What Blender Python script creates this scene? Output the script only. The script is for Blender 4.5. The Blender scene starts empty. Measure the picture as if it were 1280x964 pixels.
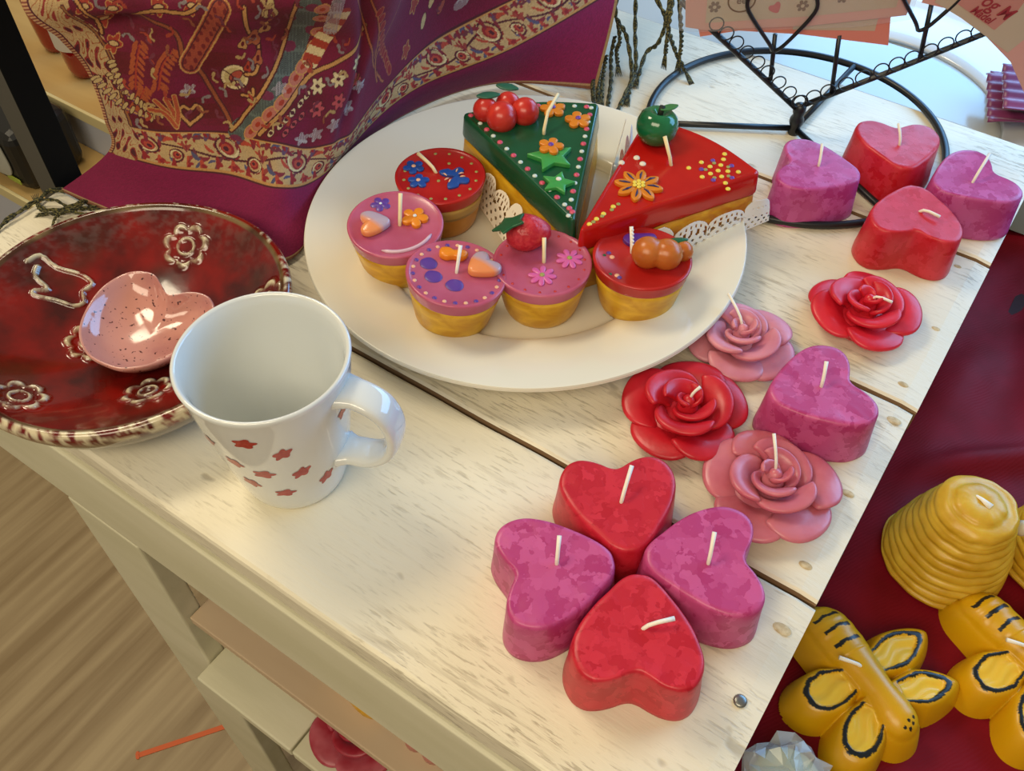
import bpy, bmesh, math, random
import numpy as np
from mathutils import Vector, Matrix, noise

# ------------------------------------------------------------------ camera, world, lights, exposure
SC = bpy.context.scene
COL = SC.collection
cam_d = bpy.data.cameras.new('camera'); cam = bpy.data.objects.new('camera', cam_d); COL.objects.link(cam)
cam_d.sensor_width = 36; cam_d.lens = 1146.7 / 1280 * 36
cam_d.clip_start = .01
cam.matrix_world = Matrix(((0.82669675, -0.43733059, 0.35399781, 0), (0.56261162, 0.63539778, -0.52890247, 0),
                           (0.0063758, 0.63640523, 0.77132855, 0.39302573), (0, 0, 0, 1)))
SC.camera = cam
world = bpy.data.worlds.new('world'); SC.world = world; world.use_nodes = True
world.node_tree.nodes['Background'].inputs[0].default_value = (1.0, .88, .70, 1)
world.node_tree.nodes['Background'].inputs[1].default_value = .21
def area(name, loc, target, sx, sy, power, col):
    d = bpy.data.lights.new(name, 'AREA'); d.shape = 'RECTANGLE'; d.size = sx; d.size_y = sy; d.energy = power; d.color = col
    o = bpy.data.objects.new(name, d); COL.objects.link(o); o.location = loc
    o.rotation_euler = (Vector(target) - Vector(loc)).to_track_quat('-Z', 'Y').to_euler(); return o
area('window_daylight', (.10, 1.08, .34), (-.12, .60, 0), 1.1, .45, 9.0, (.22, .54, 1.0))
area('ceiling_lamp', (-1.05, .35, 1.3), (-.35, .2, 0), .6, .35, 9, (1.0, .86, .62))
area('front_fill', (.0, -.75, 1.15), (-.2, .1, 0), 1.2, .5, 12, (1.0, .86, .62))  # unseen warm fill, added low in front to brighten the apron side
SC.view_settings.view_transform = 'Standard'; SC.view_settings.look = 'None'
SC.view_settings.gamma = 1; SC.view_settings.use_curve_mapping = False; SC.view_settings.exposure = 0.22

# ------------------------------------------------------------------ helpers
PI = math.pi
def lin(c):
    if isinstance(c, str):
        c = [int(c[i:i + 2], 16) / 255 for i in (0, 2, 4)]
        c = [x / 12.92 if x < .04045 else ((x + .055) / 1.055) ** 2.4 for x in c]
    return (*c[:3], 1)
def mat(name, col, rough=.5, col2=None, scale=40, stretch=(1, 1, 1), detail=3, lo=.35, hi=.65, sss=0, bump=0, bscale=None,
        coat=0, trans=0, alpha=1, metal=0, kind='noise', spec=.5, bdist=.0006, sheen=0, sss_r=(.006, .003, .002)):
    m = bpy.data.materials.new(name); m.use_nodes = True; N = m.node_tree.nodes; Lk = m.node_tree.links
    b = N['Principled BSDF']; b.inputs['Base Color'].default_value = lin(col); b.inputs['Roughness'].default_value = rough
    b.inputs['Metallic'].default_value = metal; b.inputs['Specular IOR Level'].default_value = spec
    b.inputs['Coat Weight'].default_value = coat; b.inputs['Coat Roughness'].default_value = .06
    b.inputs['Transmission Weight'].default_value = trans; b.inputs['Alpha'].default_value = alpha
    b.inputs['Sheen Weight'].default_value = sheen
    if sss:
        b.inputs['Subsurface Weight'].default_value = sss; b.inputs['Subsurface Radius'].default_value = (1, .5, .35)
        b.inputs['Subsurface Scale'].default_value = .006
    if col2 or bump:
        tc = N.new('ShaderNodeTexCoord'); mp = N.new('ShaderNodeMapping'); mp.inputs['Scale'].default_value = stretch
        oi = N.new('ShaderNodeObjectInfo'); ml = N.new('ShaderNodeMath'); ml.operation = 'MULTIPLY'; ml.inputs[1].default_value = 37
        Lk.new(oi.outputs['Random'], ml.inputs[0]); Lk.new(ml.outputs[0], mp.inputs['Location'])
        Lk.new(tc.outputs['Object'], mp.inputs['Vector'])
        def tex(s, k):
            if k == 'chunk':
                n2 = N.new('ShaderNodeTexNoise'); n2.inputs['Scale'].default_value = s * 1.3; n2.inputs['Detail'].default_value = 2
                Lk.new(mp.outputs[0], n2.inputs['Vector'])
                mx = N.new('ShaderNodeVectorMath'); mx.operation = 'MULTIPLY_ADD'; mx.inputs[1].default_value = (.012,) * 3
                Lk.new(n2.outputs['Color'], mx.inputs[0]); Lk.new(mp.outputs[0], mx.inputs[2])
                t = N.new('ShaderNodeTexVoronoi'); t.inputs['Scale'].default_value = s; Lk.new(mx.outputs[0], t.inputs['Vector'])
                sp = N.new('ShaderNodeSeparateColor'); Lk.new(t.outputs['Color'], sp.inputs[0]); return sp.outputs[0]
            t = N.new('ShaderNodeTexNoise'); t.inputs['Scale'].default_value = s; t.inputs['Detail'].default_value = detail
            Lk.new(mp.outputs[0], t.inputs['Vector']); return t.outputs['Fac']
        if col2:
            r = N.new('ShaderNodeValToRGB'); r.color_ramp.elements[0].position = lo; r.color_ramp.elements[1].position = hi
            r.color_ramp.elements[0].color = lin(col); r.color_ramp.elements[1].color = lin(col2)
            Lk.new(tex(scale, kind), r.inputs['Fac']); Lk.new(r.outputs[0], b.inputs['Base Color'])
        if bump:
            bp = N.new('ShaderNodeBump'); bp.inputs['Strength'].default_value = bump; bp.inputs['Distance'].default_value = bdist
            Lk.new(tex(bscale or scale, kind), bp.inputs['Height']); Lk.new(bp.outputs[0], b.inputs['Normal'])
    return m
def vcol_mat(name, rough=.8, bump=0, weave=0, coat=0, sheen=0, sss=0, rough2=None):
    m = mat(name, 'ffffff', rough, coat=coat, sheen=sheen, sss=sss); N = m.node_tree.nodes; Lk = m.node_tree.links; b = N['Principled BSDF']
    a = N.new('ShaderNodeVertexColor'); a.layer_name = 'Col'; Lk.new(a.outputs[0], b.inputs['Base Color'])
    if bump:
        tc = N.new('ShaderNodeTexCoord'); t = N.new('ShaderNodeTexNoise'); t.inputs['Scale'].default_value = weave; t.inputs['Detail'].default_value = 4
        Lk.new(tc.outputs['Object'], t.inputs['Vector']); bp = N.new('ShaderNodeBump'); bp.inputs['Strength'].default_value = bump
        bp.inputs['Distance'].default_value = .0006; Lk.new(t.outputs['Fac'], bp.inputs['Height']); Lk.new(bp.outputs[0], b.inputs['Normal'])
    return m
def mk(name, vf, m, parent=None, smooth=True, bevel=0, sub=0, solid=0, kind=None, loc=None, rot=None):
    v, f = vf
    me = bpy.data.meshes.new(name); me.from_pydata([tuple(map(float, p)) for p in v], [], [tuple(map(int, q)) for q in f])
    me.validate(); me.materials.append(m)
    bm = bmesh.new(); bm.from_mesh(me); bmesh.ops.recalc_face_normals(bm, faces=bm.faces); bm.to_mesh(me); bm.free()
    if smooth: me.polygons.foreach_set('use_smooth', [True] * len(me.polygons))
    o = bpy.data.objects.new(name, me); COL.objects.link(o)
    if parent: o.parent = parent
    if loc is not None: o.location = loc
    if rot is not None: o.rotation_euler = rot
    if solid:
        s = o.modifiers.new('s', 'SOLIDIFY'); s.thickness = solid; s.offset = 0
    if bevel:
        s = o.modifiers.new('b', 'BEVEL'); s.width = bevel; s.segments = 3; s.limit_method = 'ANGLE'
    if sub:
        s = o.modifiers.new('u', 'SUBSURF'); s.levels = sub; s.render_levels = sub
    if kind: o['kind'] = kind
    return o
def tag(o, label, cat, group=None, kind=None):
    o['label'] = label; o['category'] = cat
    if group: o['group'] = group
    if kind: o['kind'] = kind
    return o
def thing(name, loc, label, cat, group=None, rz=0):
    o = bpy.data.objects.new(name, None); COL.objects.link(o); o.location = loc; o.rotation_euler = (0, 0, rz); o.empty_display_size = .02
    return tag(o, label, cat, group)
def join(*vfs):
    V = []; F = []
    for v, f in vfs:
        k = len(V); V += [tuple(p) for p in v]; F += [tuple(i + k for i in q) for q in f]
    return V, F
def move(vf, d=(0, 0, 0), rz=0, s=1):
    c, sn = math.cos(rz), math.sin(rz)
    return [((x * c - y * sn) * s + d[0], (x * sn + y * c) * s + d[1], z * s + d[2]) for x, y, z in vf[0]], vf[1]
def xf(vf, M): return [tuple(M @ Vector(p)) for p in vf[0]], vf[1]
def box(x0, x1, y0, y1, z0, z1):
    v = [(x, y, z) for x in (x0, x1) for y in (y0, y1) for z in (z0, z1)]
    return v, [(0, 1, 3, 2), (4, 6, 7, 5), (0, 4, 5, 1), (2, 3, 7, 6), (0, 2, 6, 4), (1, 5, 7, 3)]
def loft(rings, cap0=True, cap1=True, closed=True):
    n = len(rings[0]); V = [p for r in rings for p in r]; F = []
    for i in range(len(rings) - 1):
        for j in range(n if closed else n - 1):
            k = (j + 1) % n; F.append((i * n + j, i * n + k, (i + 1) * n + k, (i + 1) * n + j))
    for on, base in ((cap0, 0), (cap1, (len(rings) - 1) * n)):
        if on:
            c = np.mean([V[base + j] for j in range(n)], axis=0); V.append(tuple(c)); q = len(V) - 1
            for j in range(n): F.append((base + j, base + (j + 1) % n, q))
    return V, F
def lathe(prof, n=64, cap0=True, cap1=True, wob=None):
    R = []
    for i, (r, z) in enumerate(prof):
        ring = []
        for j in range(n):
            a = 2 * PI * j / n; rr = r
            if wob: rr, zz = wob(r, z, a)
            else: zz = z
            ring.append((rr * math.cos(a), rr * math.sin(a), zz))
        R.append(ring)
    return loft(R, cap0, cap1)
def smoothpts(P, n, closed=False):
    P = np.array(P, float); k = len(P)
    u = np.linspace(0, k if closed else k - 1, n, endpoint=not closed); i = np.minimum(u.astype(int), k - 1 if closed else k - 2); t = (u - i)[:, None]
    g = (lambda j: P[j % k]) if closed else (lambda j: P[np.clip(j, 0, k - 1)])
    a, b, c, d = g(i - 1), g(i), g(i + 1), g(i + 2)
    return .5 * (2 * b + (-a + c) * t + (2 * a - 5 * b + 4 * c - d) * t * t + (-a + 3 * b - 3 * c + d) * t ** 3)
def tube(P, r, seg=8, cap=True, closed=False, flat=1.0):
    P = [Vector(p) for p in P]; n = len(P); rings = []; up = None
    for i in range(n):
        a = P[(i - 1) % n] if closed or i > 0 else P[i]; b = P[(i + 1) % n] if closed or i < n - 1 else P[i]
        t = (b - a).normalized()
        if up is None:
            up = Vector((0, 0, 1)) if abs(t.z) < .9 else Vector((1, 0, 0))
        s = t.cross(up).normalized(); up = s.cross(t).normalized()
        rr = r[i] if hasattr(r, '__len__') else r
        rings.append([tuple(P[i] + s * math.cos(2 * PI * j / seg) * rr + up * math.sin(2 * PI * j / seg) * rr * flat) for j in range(seg)])
    if closed: rings.append(rings[0])
    return loft(rings, cap and not closed, cap and not closed)
def extrude(outline, z0, z1, bev=.0006, taper=0, dome=0, steps=4):
    """closed 2-D outline -> rounded slab, concentric cap"""
    O = np.array(outline, float); c = O.mean(0); R = []
    D = O - c; L = np.linalg.norm(D, axis=1, keepdims=True); L[L < 1e-9] = 1e-9; U = D / L
    def ring(off, z, s=1): return [(*(c + (D + U * off) * s), z) for c_ in (0,)][0:0] or [(p[0], p[1], z) for p in (c + (D + U * off) * s)]
    R.append(ring(taper - bev * .5, z0))
    R.append(ring(taper, z0 + bev))
    for k in (.33, .66): R.append(ring(taper * (1 - k), z0 + bev + (z1 - z0 - 2 * bev) * k))
    R.append(ring(0, z1 - bev)); R.append(ring(-bev * .3, z1 - bev * .3)); R.append(ring(-bev, z1))
    for s in np.linspace(1, .12, steps)[1:]: R.append(ring(-bev, z1 + dome * (1 - s * s), s))
    return loft(R)
def flower_out(n, r, inner=.55, pts=10, lobes=1.0):
    out = []
    for i in range(n * pts):
        a = 2 * PI * i / (n * pts); k = abs(math.cos(a * n / 2)) ** .6
        rr = r * (inner + (1 - inner) * k); out.append((rr * math.cos(a), rr * math.sin(a)))
    return out
def star_out(n, r, ri):
    P = [((r if i % 2 == 0 else ri) * math.cos(PI * i / n), (r if i % 2 == 0 else ri) * math.sin(PI * i / n)) for i in range(2 * n)]
    out = []
    for i in range(2 * n):
        a, b = np.array(P[i]), np.array(P[(i + 1) % (2 * n)])
        for t in (.06, .5, .94): out.append(tuple(a + (b - a) * t))
    return out
HALF = [(0, 0), (.0040, .0006), (.0085, .0038), (.0135, .0095), (.0185, .0160), (.0235, .0240), (.0265, .0315), (.0274, .0375), (.0264, .0430),
        (.0232, .0480), (.0180, .0505), (.0125, .0500), (.0075, .0480), (.0033, .0456), (0, .0447)]
HEART = [(x, y) for x, y in HALF] + [(-x, y) for x, y in HALF[-2:0:-1]]
HEART = [tuple(p) for p in smoothpts([(x, y - .026) for x, y in HEART], 112, True)]
def ball(r, seg=16, rings=9, sq=1.0):
    return lathe([(r * math.sin(PI * i / rings), -r * math.cos(PI * i / rings) * sq) for i in range(1, rings)], seg)
def dots(pts, r, z, sx=1):
    vs = []
    for p in pts:
        vs.append(move(lathe([(r, 0), (r * .85, r * .35), (r * .45, r * .5)], 8, False, True), (p[0], p[1], (p[2] if len(p) > 2 else z))))
    return join(*vs)
WICK = mat('wick_cotton', 'f6f0e2', .8, bump=.4, bscale=1500)
WICKC = mat('wick_waxed', 'f3dfae', .6)
def wick(parent, base, tip, r=.00095, m=None, bend=.0015, name='wick'):
    b, t = Vector(base), Vector(tip); mid = (b + t) / 2 + Vector((0, 0, bend))
    return mk(name, tube([b - Vector((0, 0, .002)), b.lerp(mid, .5) + Vector((0, 0, bend * .4)), mid, t], [r, r, r, r * 1.15], 7), m or WICK, parent)

# ------------------------------------------------------------------ the room: floor and window ledge
def wood_floor():
    m = mat('floor_laminate', '897350', .5, 'b09c78', 55, (1, .05, 1), 6, .32, .68, bump=.15)
    N = m.node_tree.nodes
    for n in N:
        if n.type == 'MAPPING': n.inputs['Rotation'].default_value = (0, 0, math.radians(14.5))
    return m
o = mk('floor', box(-2.4, 1.6, -1.2, 2.2, -.72, -.70), wood_floor(), smooth=False); o['kind'] = 'structure'
m_sill = mat('ledge_paint', 'b4b8b4', .16)
m_groove = mat('ledge_groove', '8f9796', .6)
root = None
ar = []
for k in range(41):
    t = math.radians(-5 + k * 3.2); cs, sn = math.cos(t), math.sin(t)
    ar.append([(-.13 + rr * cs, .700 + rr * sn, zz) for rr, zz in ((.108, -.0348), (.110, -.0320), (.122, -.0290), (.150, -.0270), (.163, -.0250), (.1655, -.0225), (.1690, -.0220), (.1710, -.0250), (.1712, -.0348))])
o = mk('trim_4', loft(ar, True, True, True), mat('ledge_highlight_white', 'dfe3e2', .1, coat=.5)); o['kind'] = 'structure'  # added curved band, shaped as the bright window reflection on the ledge
for i, (y0, y1, zt) in enumerate(((.716, .806, -.035), (.8078, .905, -.035))):
    o = mk('trim_%d' % (i + 1), box(-1.0, 1.3, y0, y1, -.09, zt), m_sill, smooth=False, bevel=.002); o['kind'] = 'structure'
o = mk('trim_3', box(-1.0, 1.3, .69, .7155, -.09, -.045), m_groove, smooth=False); o['kind'] = 'structure'
o = mk('wall_window_side', box(-1.2, 1.3, .905, 1.0, -.70, -.03), m_sill, smooth=False); o['kind'] = 'structure'

# ------------------------------------------------------------------ the white table
def paint_wood():
    m = bpy.data.materials.new('worn_white_paint'); m.use_nodes = True; N = m.node_tree.nodes; Lk = m.node_tree.links; b = N['Principled BSDF']
    b.inputs['Roughness'].default_value = .48
    tc = N.new('ShaderNodeTexCoord'); oi = N.new('ShaderNodeObjectInfo')
    mu = N.new('ShaderNodeMath'); mu.operation = 'MULTIPLY'; mu.inputs[1].default_value = 11; Lk.new(oi.outputs['Random'], mu.inputs[0])
    def noi(sc, det, stretch, dist=0):
        mp = N.new('ShaderNodeMapping'); mp.inputs['Scale'].default_value = stretch; Lk.new(mu.outputs[0], mp.inputs['Location']); Lk.new(tc.outputs['Object'], mp.inputs['Vector'])
        t = N.new('ShaderNodeTexNoise'); t.inputs['Scale'].default_value = sc; t.inputs['Detail'].default_value = det; t.inputs['Distortion'].default_value = dist
        t.inputs['Roughness'].default_value = .6
        Lk.new(mp.outputs[0], t.inputs['Vector']); return t.outputs['Fac']
    def ramp(f, p0, p1, c0=(0, 0, 0, 1), c1=(1, 1, 1, 1)):
        r = N.new('ShaderNodeValToRGB'); r.color_ramp.elements[0].position = p0; r.color_ramp.elements[1].position = p1
        r.color_ramp.elements[0].color = c0; r.color_ramp.elements[1].color = c1; Lk.new(f, r.inputs['Fac']); return r.outputs[0]
    def mth(op, a, b2):
        n = N.new('ShaderNodeMath'); n.operation = op
        for i, q in enumerate((a, b2)):
            if isinstance(q, (int, float)): n.inputs[i].default_value = q
            else: Lk.new(q, n.inputs[i])
        return n.outputs[0]
    grain = noi(230, 5, (.07, 1, 1), .3)          # long fine grain
    short = noi(620, 3, (.13, 1, 1))
    patch = noi(14, 3, (.6, 1, 1))
    g = ramp(grain, .56, .72); p = ramp(patch, .40, .66); s = ramp(short, .55, .66)
    worn = mth('MULTIPLY', mth('MULTIPLY', mth('MAXIMUM', g, mth('MULTIPLY', s, .85)), p), .70)
    spots = mth('MULTIPLY', ramp(noi(60, 2, (.7, 1, 1)), .70, .76), .5)
    tot = mth('MAXIMUM', worn, spots)
    mx = N.new('ShaderNodeMix'); mx.data_type = 'RGBA'; Lk.new(tot, mx.inputs[0])
    base = ramp(noi(7, 3, (.5, 1, 1)), .3, .7, lin('dbd2b8'), lin('e8e0c8'))
    Lk.new(base, mx.inputs[6]); mx.inputs[7].default_value = lin('8a7c62'); Lk.new(mx.outputs[2], b.inputs['Base Color'])
    bp = N.new('ShaderNodeBump'); bp.inputs['Strength'].default_value = .55; bp.inputs['Distance'].default_value = .0006
    hh = mth('SUBTRACT', mth('MULTIPLY', short, .6), mth('MULTIPLY', tot, 1.2)); hh2 = mth('ADD', hh, mth('MULTIPLY', grain, .8))
    Lk.new(hh2, bp.inputs['Height']); Lk.new(bp.outputs[0], b.inputs['Normal'])
    return m
M_wood = paint_wood()
M_apron = mat('apron_paint', 'd2cdae', .5, 'dfdabf', 30, (.2, 1, 1), 5, .35, .65, bump=.35, bscale=200)
M_under = mat('raw_edge', '7d6040', .8)
table = thing('table', (-.2575, .38, 0), 'small white-painted plank table with worn rough boards', 'table')
def tb(name, b, m, bevel=.002, **k):
    x0, x1, y0, y1, z0, z1 = b
    o = mk(name, box((x0 - x1) / 2, (x1 - x0) / 2, (y0 - y1) / 2, (y1 - y0) / 2, (z0 - z1) / 2, (z1 - z0) / 2), m, table, smooth=False, bevel=bevel,
           loc=((x0 + x1) / 2 + .2575, (y0 + y1) / 2 - .38, (z0 + z1) / 2), **k); return o
def plank(x0, x1, y0, y1, seed):
    # top board with slightly wavy sides, built on a fine-edged grid
    nx = 60; rnd = random.Random(seed); V = []; F = []
    xs = np.linspace(x0, x1, nx)
    prof = [(0, -.0165), (0, -.003), (.0008, -.001), (.0025, 0)]
    rings = []
    for i, x in enumerate(xs):
        w0 = noise.noise(Vector((x * 25, seed * 3.1, 0))) * .0006; w1 = noise.noise(Vector((x * 25, seed * 3.1 + 7, 0))) * .0006
        drop = -.0014 if i in (0, nx - 1) else 0
        ring = [(x, y0 + w0 + a, z + drop * (z > -.002)) for a, z in prof] + [(x, y1 + w1 - a, z + drop * (z > -.002)) for a, z in prof[::-1]]
        rings.append([(p[0] - (x0 + x1) / 2, p[1] - (y0 + y1) / 2, p[2]) for p in ring])
    o = mk('plank', loft(rings), M_wood, table, smooth=False, loc=((x0 + x1) / 2 + .2575, (y0 + y1) / 2 - .38, 0))
    o.data.materials.append(M_under)
    for p in o.data.polygons:      # bare brown wood shows inside the seams
        if abs(p.normal.y) > .75 and abs(p.center.x) < (x1 - x0) / 2 - .001 and not (y0 < .11 and p.center.y < 0) and p.center.z < -.0009: p.material_index = 1
    return o
XL, XR = -.5275, .0115
PY = [.1054, .2405, .3795, .5206, .6615]
planks = [plank(XL, XR + (0, -.0008, .0004, 0)[i], PY[i] + (.0008 if i else 0), PY[i + 1] - .0008, i) for i in range(4)]
tb('batten', (XL + .01, XR - .008, PY[0] + .02, PY[-1] - .01, -.022, -.0166), M_under, 0)
tb('front_apron', (XL, XR - .004, .1035, .119, -.0975, -.0225), M_apron)
tb('side_apron', (XR - .022, XR - .004, .1195, .655, -.075, -.0225), M_apron)
tb('leg', (-.4055, -.3398, .1032, .1192, -.699, -.0976), M_apron)
tb('leg', (XR - .075, XR - .008, .1032, .1192, -.699, -.0976), M_apron)
tb('leg', (XR - .075, XR - .008, .64, .656, -.699, -.0226), M_apron)
tb('leg', (-.4055, -.3398, .64, .656, -.699, -.0226), M_apron)
M_shelf = mat('shelf_wood', 'c3a989', .6, 'd0b898', 25, (.2, 1, 1), 4)
tb('upper_shelf', (-.3390, XR - .08, .108, .64, -.209, -.2), M_shelf, .001)
for i in range(4):
    x0 = -.4075 + i * .13 if i else -.3390
    x1 = -.2455 + (i * .115)
    x0 = -.3390 if i == 0 else -.2440 + (i - 1) * .115
    tb('lower_shelf_board', (x0, x1, .09 if i else .09, .64, -.282, -.27), M_shelf if False else M_apron, .0015)
M_hole = mat('nail_hole_wood', 'b39b70', .8, 'd3c39c', 300)
for (x, y, a) in ((-.001, .3939, .0030), (.0001, .3074, .0034), (-.0016, .2568, .0034), (.0023, .2202, .0045), (.0005, .4466, .0026), (.0035, .3662, .0040), (-.0053, .5072, .0024)):
    e = lathe([(a, 0), (a * .8, .00025), (a * .3, .0003)], 14, False, True)
    e = ([(px, py * .62, z) for px, py, z in e[0]], e[1])
    o = mk('nail_hole', e, M_hole, table, loc=(x + .2575, y - .38, .0001))
mk('nail_head', lathe([(.0030, 0), (.0030, .0007), (.0022, .0012), (.0008, .0013)], 16, False), mat('nail_steel', '8f908c', .35, metal=.9), table, loc=(.0008 + .2575, .1788 - .38, 0))

# ------------------------------------------------------------------ lower draped cloth at the right
def red_cloth():
    nx, ny = 150, 200; xs = np.linspace(.0135, .75, nx); ys = np.linspace(-.15, .80, ny); V = []
    for y in ys:
        for x in xs:
            d = y - (.43 + .85 * (x - .04)); k = max(0, min(1, d / .13)); k = k * k * (3 - 2 * k)
            ex = max(0, min(1, (x - (.050 - .02 * (y - .45))) / .060)); ex = ex * ex * (3 - 2 * ex)
            z = -.0905 + k * ex * .060
            z += .006 * k * math.sin(x * 48 + y * 14) + .004 * k * math.sin(y * 30 - x * 25) + .0025 * k * math.sin(x * 110 - y * 30)
            z += .011 * math.exp(-(d / .012) ** 2) * max(0, min(1, (x - .02) / .03)) - .004 * math.exp(-((d + .022) / .012) ** 2) * 0
            z += .0006 * noise.noise(Vector((x * 40, y * 40, 0)))
            if x < .03: z -= (.03 - x) * .25
            V.append((x, y, z))
    F = [(j * nx + i, j * nx + i + 1, (j + 1) * nx + i + 1, (j + 1) * nx + i) for j in range(ny - 1) for i in range(nx - 1)]
    m = mat('crimson_taffeta', '6a0713', .6, '780b1c', 30, spec=.15)
    N = m.node_tree.nodes; Lk = m.node_tree.links; tc = N.new('ShaderNodeTexCoord'); mp = N.new('ShaderNodeMapping'); mp.inputs['Rotation'].default_value = (0, 0, .5)
    w = N.new('ShaderNodeTexWave'); w.inputs['Scale'].default_value = 160; w.inputs['Distortion'].default_value = 9; w.inputs['Detail'].default_value = 2; w.inputs['Detail Scale'].default_value = .35
    Lk.new(tc.outputs['Object'], mp.inputs['Vector']); Lk.new(mp.outputs[0], w.inputs['Vector'])
    bp = N.new('ShaderNodeBump'); bp.inputs['Strength'].default_value = .22; bp.inputs['Distance'].default_value = .0003
    Lk.new(w.outputs['Fac'], bp.inputs['Height']); Lk.new(bp.outputs[0], N['Principled BSDF'].inputs['Normal'])
    o = mk('display_cloth', (V, F), m); tag(o, 'dark crimson cloth spread over the lower display right of the table', 'cloth'); return o
red_cloth()
lt = thing('lower_display_stand', (.38, .32, -.70), 'low stand hidden under the dark crimson cloth', 'stand')
mk('stand_body', box(-.34, .36, -.46, .36, 0, .598), mat('stand_board', '2b0a0d', .8), lt, smooth=False)

# ------------------------------------------------------------------ heart candles
def heart_mat(name, a, b): return mat(name, a, .38, b, 170, kind='chunk', lo=.0, hi=1.0, sss=.2, bump=.6, bdist=.0005)
M_red = heart_mat('red_chunk_wax', 'b81026', 'cf2a3c')
M_magenta = heart_mat('magenta_chunk_wax', 'ad2f6b', 'c9578f')
M_pinkred = heart_mat('coral_red_chunk_wax', 'c0121f', 'd03040')
M_lilac = heart_mat('orchid_chunk_wax', 'ac3478', 'c45a9c')
HC = mat('burnt_wax_hollow', '8c1030', .5)
def heart_candle(tip, notch, m, label, wt, wz=.012, H=.030, group=None, seed=0, wb=None):
    t = Vector((*tip, 0)); n = Vector((*notch, 0)); a = (n - t).normalized()
    c = t + a * .026; rz = math.atan2(a.y, a.x) - PI / 2
    root = thing('heart_candle', (c.x, c.y, 0), label, 'candle', group, rz)
    O = np.array(HEART); cc = np.array([0, 0.004]); D = O - cc; U = D / np.linalg.norm(D, axis=1, keepdims=True)
    def ring(off, z, s=1, w=0):
        P = cc + (D + U * off) * s
        return [(p[0], p[1], z + w * (noise.noise(Vector((p[0] * 130, p[1] * 130, seed * 5.3))) + .5 * noise.noise(Vector((p[0] * 320, p[1] * 320, seed * 2.3))))) for p in P]
    R = [ring(.0018, 0), ring(.0026, .0010), ring(.0024, .004), ring(.0017, H * .35, 1), ring(.0008, H * .7), ring(.0003, H - .0022), ring(-.0002, H - .0008), ring(-.0011, H, 1, .0002)]
    for s in (.93, .85, .76, .66, .56, .46, .36, .26, .17, .09, .04): R.append(ring(-.0011, H - .0003 * (1 - s), s, .0006 * max(0, s - .3)))
    R = [[(x + (.0005 * noise.noise(Vector((x * 90, y * 90, z * 90 + seed))) if i < 7 else 0), y, z) for x, y, z in r] for i, r in enumerate(R)]
    mk('wax_body', loft(R), m, root)
    inv = Matrix.Rotation(-rz, 3, 'Z')
    b = inv @ (Vector((*(wb or (c.x, c.y)), 0)) - Vector((c.x, c.y, 0))); b.z = H - .0005
    e = inv @ (Vector((*wt, 0)) - Vector((c.x, c.y, 0))); e.z = H + wz
    wick(root, b, e)
    return root
g = 'heart candles'
heart_candle((-.0693, .1999), (-.0962, .2339), M_red, 'red heart candle with its point touching the middle of the four-heart clover', (-.0888, .2337), .010, seed=1, wb=(-.0850, .2185))
heart_candle((-.0734, .1922), (-.1037, .1633), M_magenta, 'magenta heart candle at the left of the four-heart clover, nearest the mug', (-.0967, .1831), .010, seed=2, wb=(-.0925, .1750))
heart_candle((-.0621, .2010), (-.0247, .2257), M_magenta, 'magenta heart candle of the four-heart clover, beside the lower pink rose', (-.0410, .2228), .011, seed=3, wb=(-.0372, .2130))
heart_candle((-.0598, .1925), (-.0391, .1527), M_red, 'red heart candle at the front of the four-heart clover, nearest the table corner', (-.0371, .1800), .004, seed=4, wb=(-.0475, .1695))
heart_candle((-.0815, .5173), (-.1262, .5060), M_lilac, 'orchid-pink heart candle next to the card stand hub and red cake slice', (-.1112, .5205), .010, seed=5, wb=(-.1070, .5110))
heart_candle((-.0606, .5413), (-.0797, .5796), M_pinkred, 'red heart candle standing partly on the black ring of the card stand', (-.0785, .5700), .010, seed=6, wb=(-.0715, .5625))
heart_candle((-.0492, .5283), (-.0332, .4806), M_pinkred, 'red heart candle with scratched pink top, behind the small red rose candle', (-.0270, .5020), .003, seed=7, wb=(-.0405, .5050))
heart_candle((-.0388, .5342), (-.0128, .5683), M_lilac, 'lilac-pink heart candle at the far right edge of the table', (-.0195, .5680), .012, seed=8, wb=(-.0208, .5500))
heart_candle((-.0539, .3179), (-.0218, .3534), M_magenta, 'magenta heart candle between the small red rose and the lower pink rose', (-.0385, .3465), .010, seed=9, wb=(-.0350, .3380))

# ------------------------------------------------------------------ rose candles
M_rosered = mat('red_rose_wax', 'c4142a', .36, 'd8283a', 60, sss=.35, bump=.15, bscale=300)
M_rosered2 = mat('crimson_rose_wax', 'b81222', .36, 'cc2231', 60, sss=.35, bump=.15, bscale=300)
M_rosepink = mat('dusty_pink_wax', 'c8788a', .36, 'd68d9c', 60, sss=.45, bump=.15, bscale=300)
M_rosepink2 = mat('old_rose_wax', 'bf6072', .30, 'cc7684', 60, sss=.45, bump=.15, bscale=300)
def petal(az, span, rb, rt, z0, z1, roll=.2, skew=0, nu=13, nv=9):
    V = []
    for j in range(nv):
        v = j / (nv - 1)
        for i in range(nu):
            u = 2 * i / (nu - 1) - 1
            w = (1 - abs(u) ** 3.2 * .42); vv = v * w
            a = az + u * span / 2 * (.62 + .38 * v)
            r = rb + (rt - rb) * (vv ** 1.25) + roll * (rt - rb) * max(0, vv - .72) * 1.6
            z = z0 + (z1 - z0) * math.sin(min(1, vv * 1.05) * PI / 2) - roll * .010 * max(0, vv - .72) / .28
            z += skew * u * .002; r += skew * u * .0016 * v
            V.append((r * math.cos(a), r * math.sin(a), z))
    F = [(j * nu + i, j * nu + i + 1, (j + 1) * nu + i + 1, (j + 1) * nu + i) for j in range(nv - 1) for i in range(nu - 1)]
    return V, F
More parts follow.
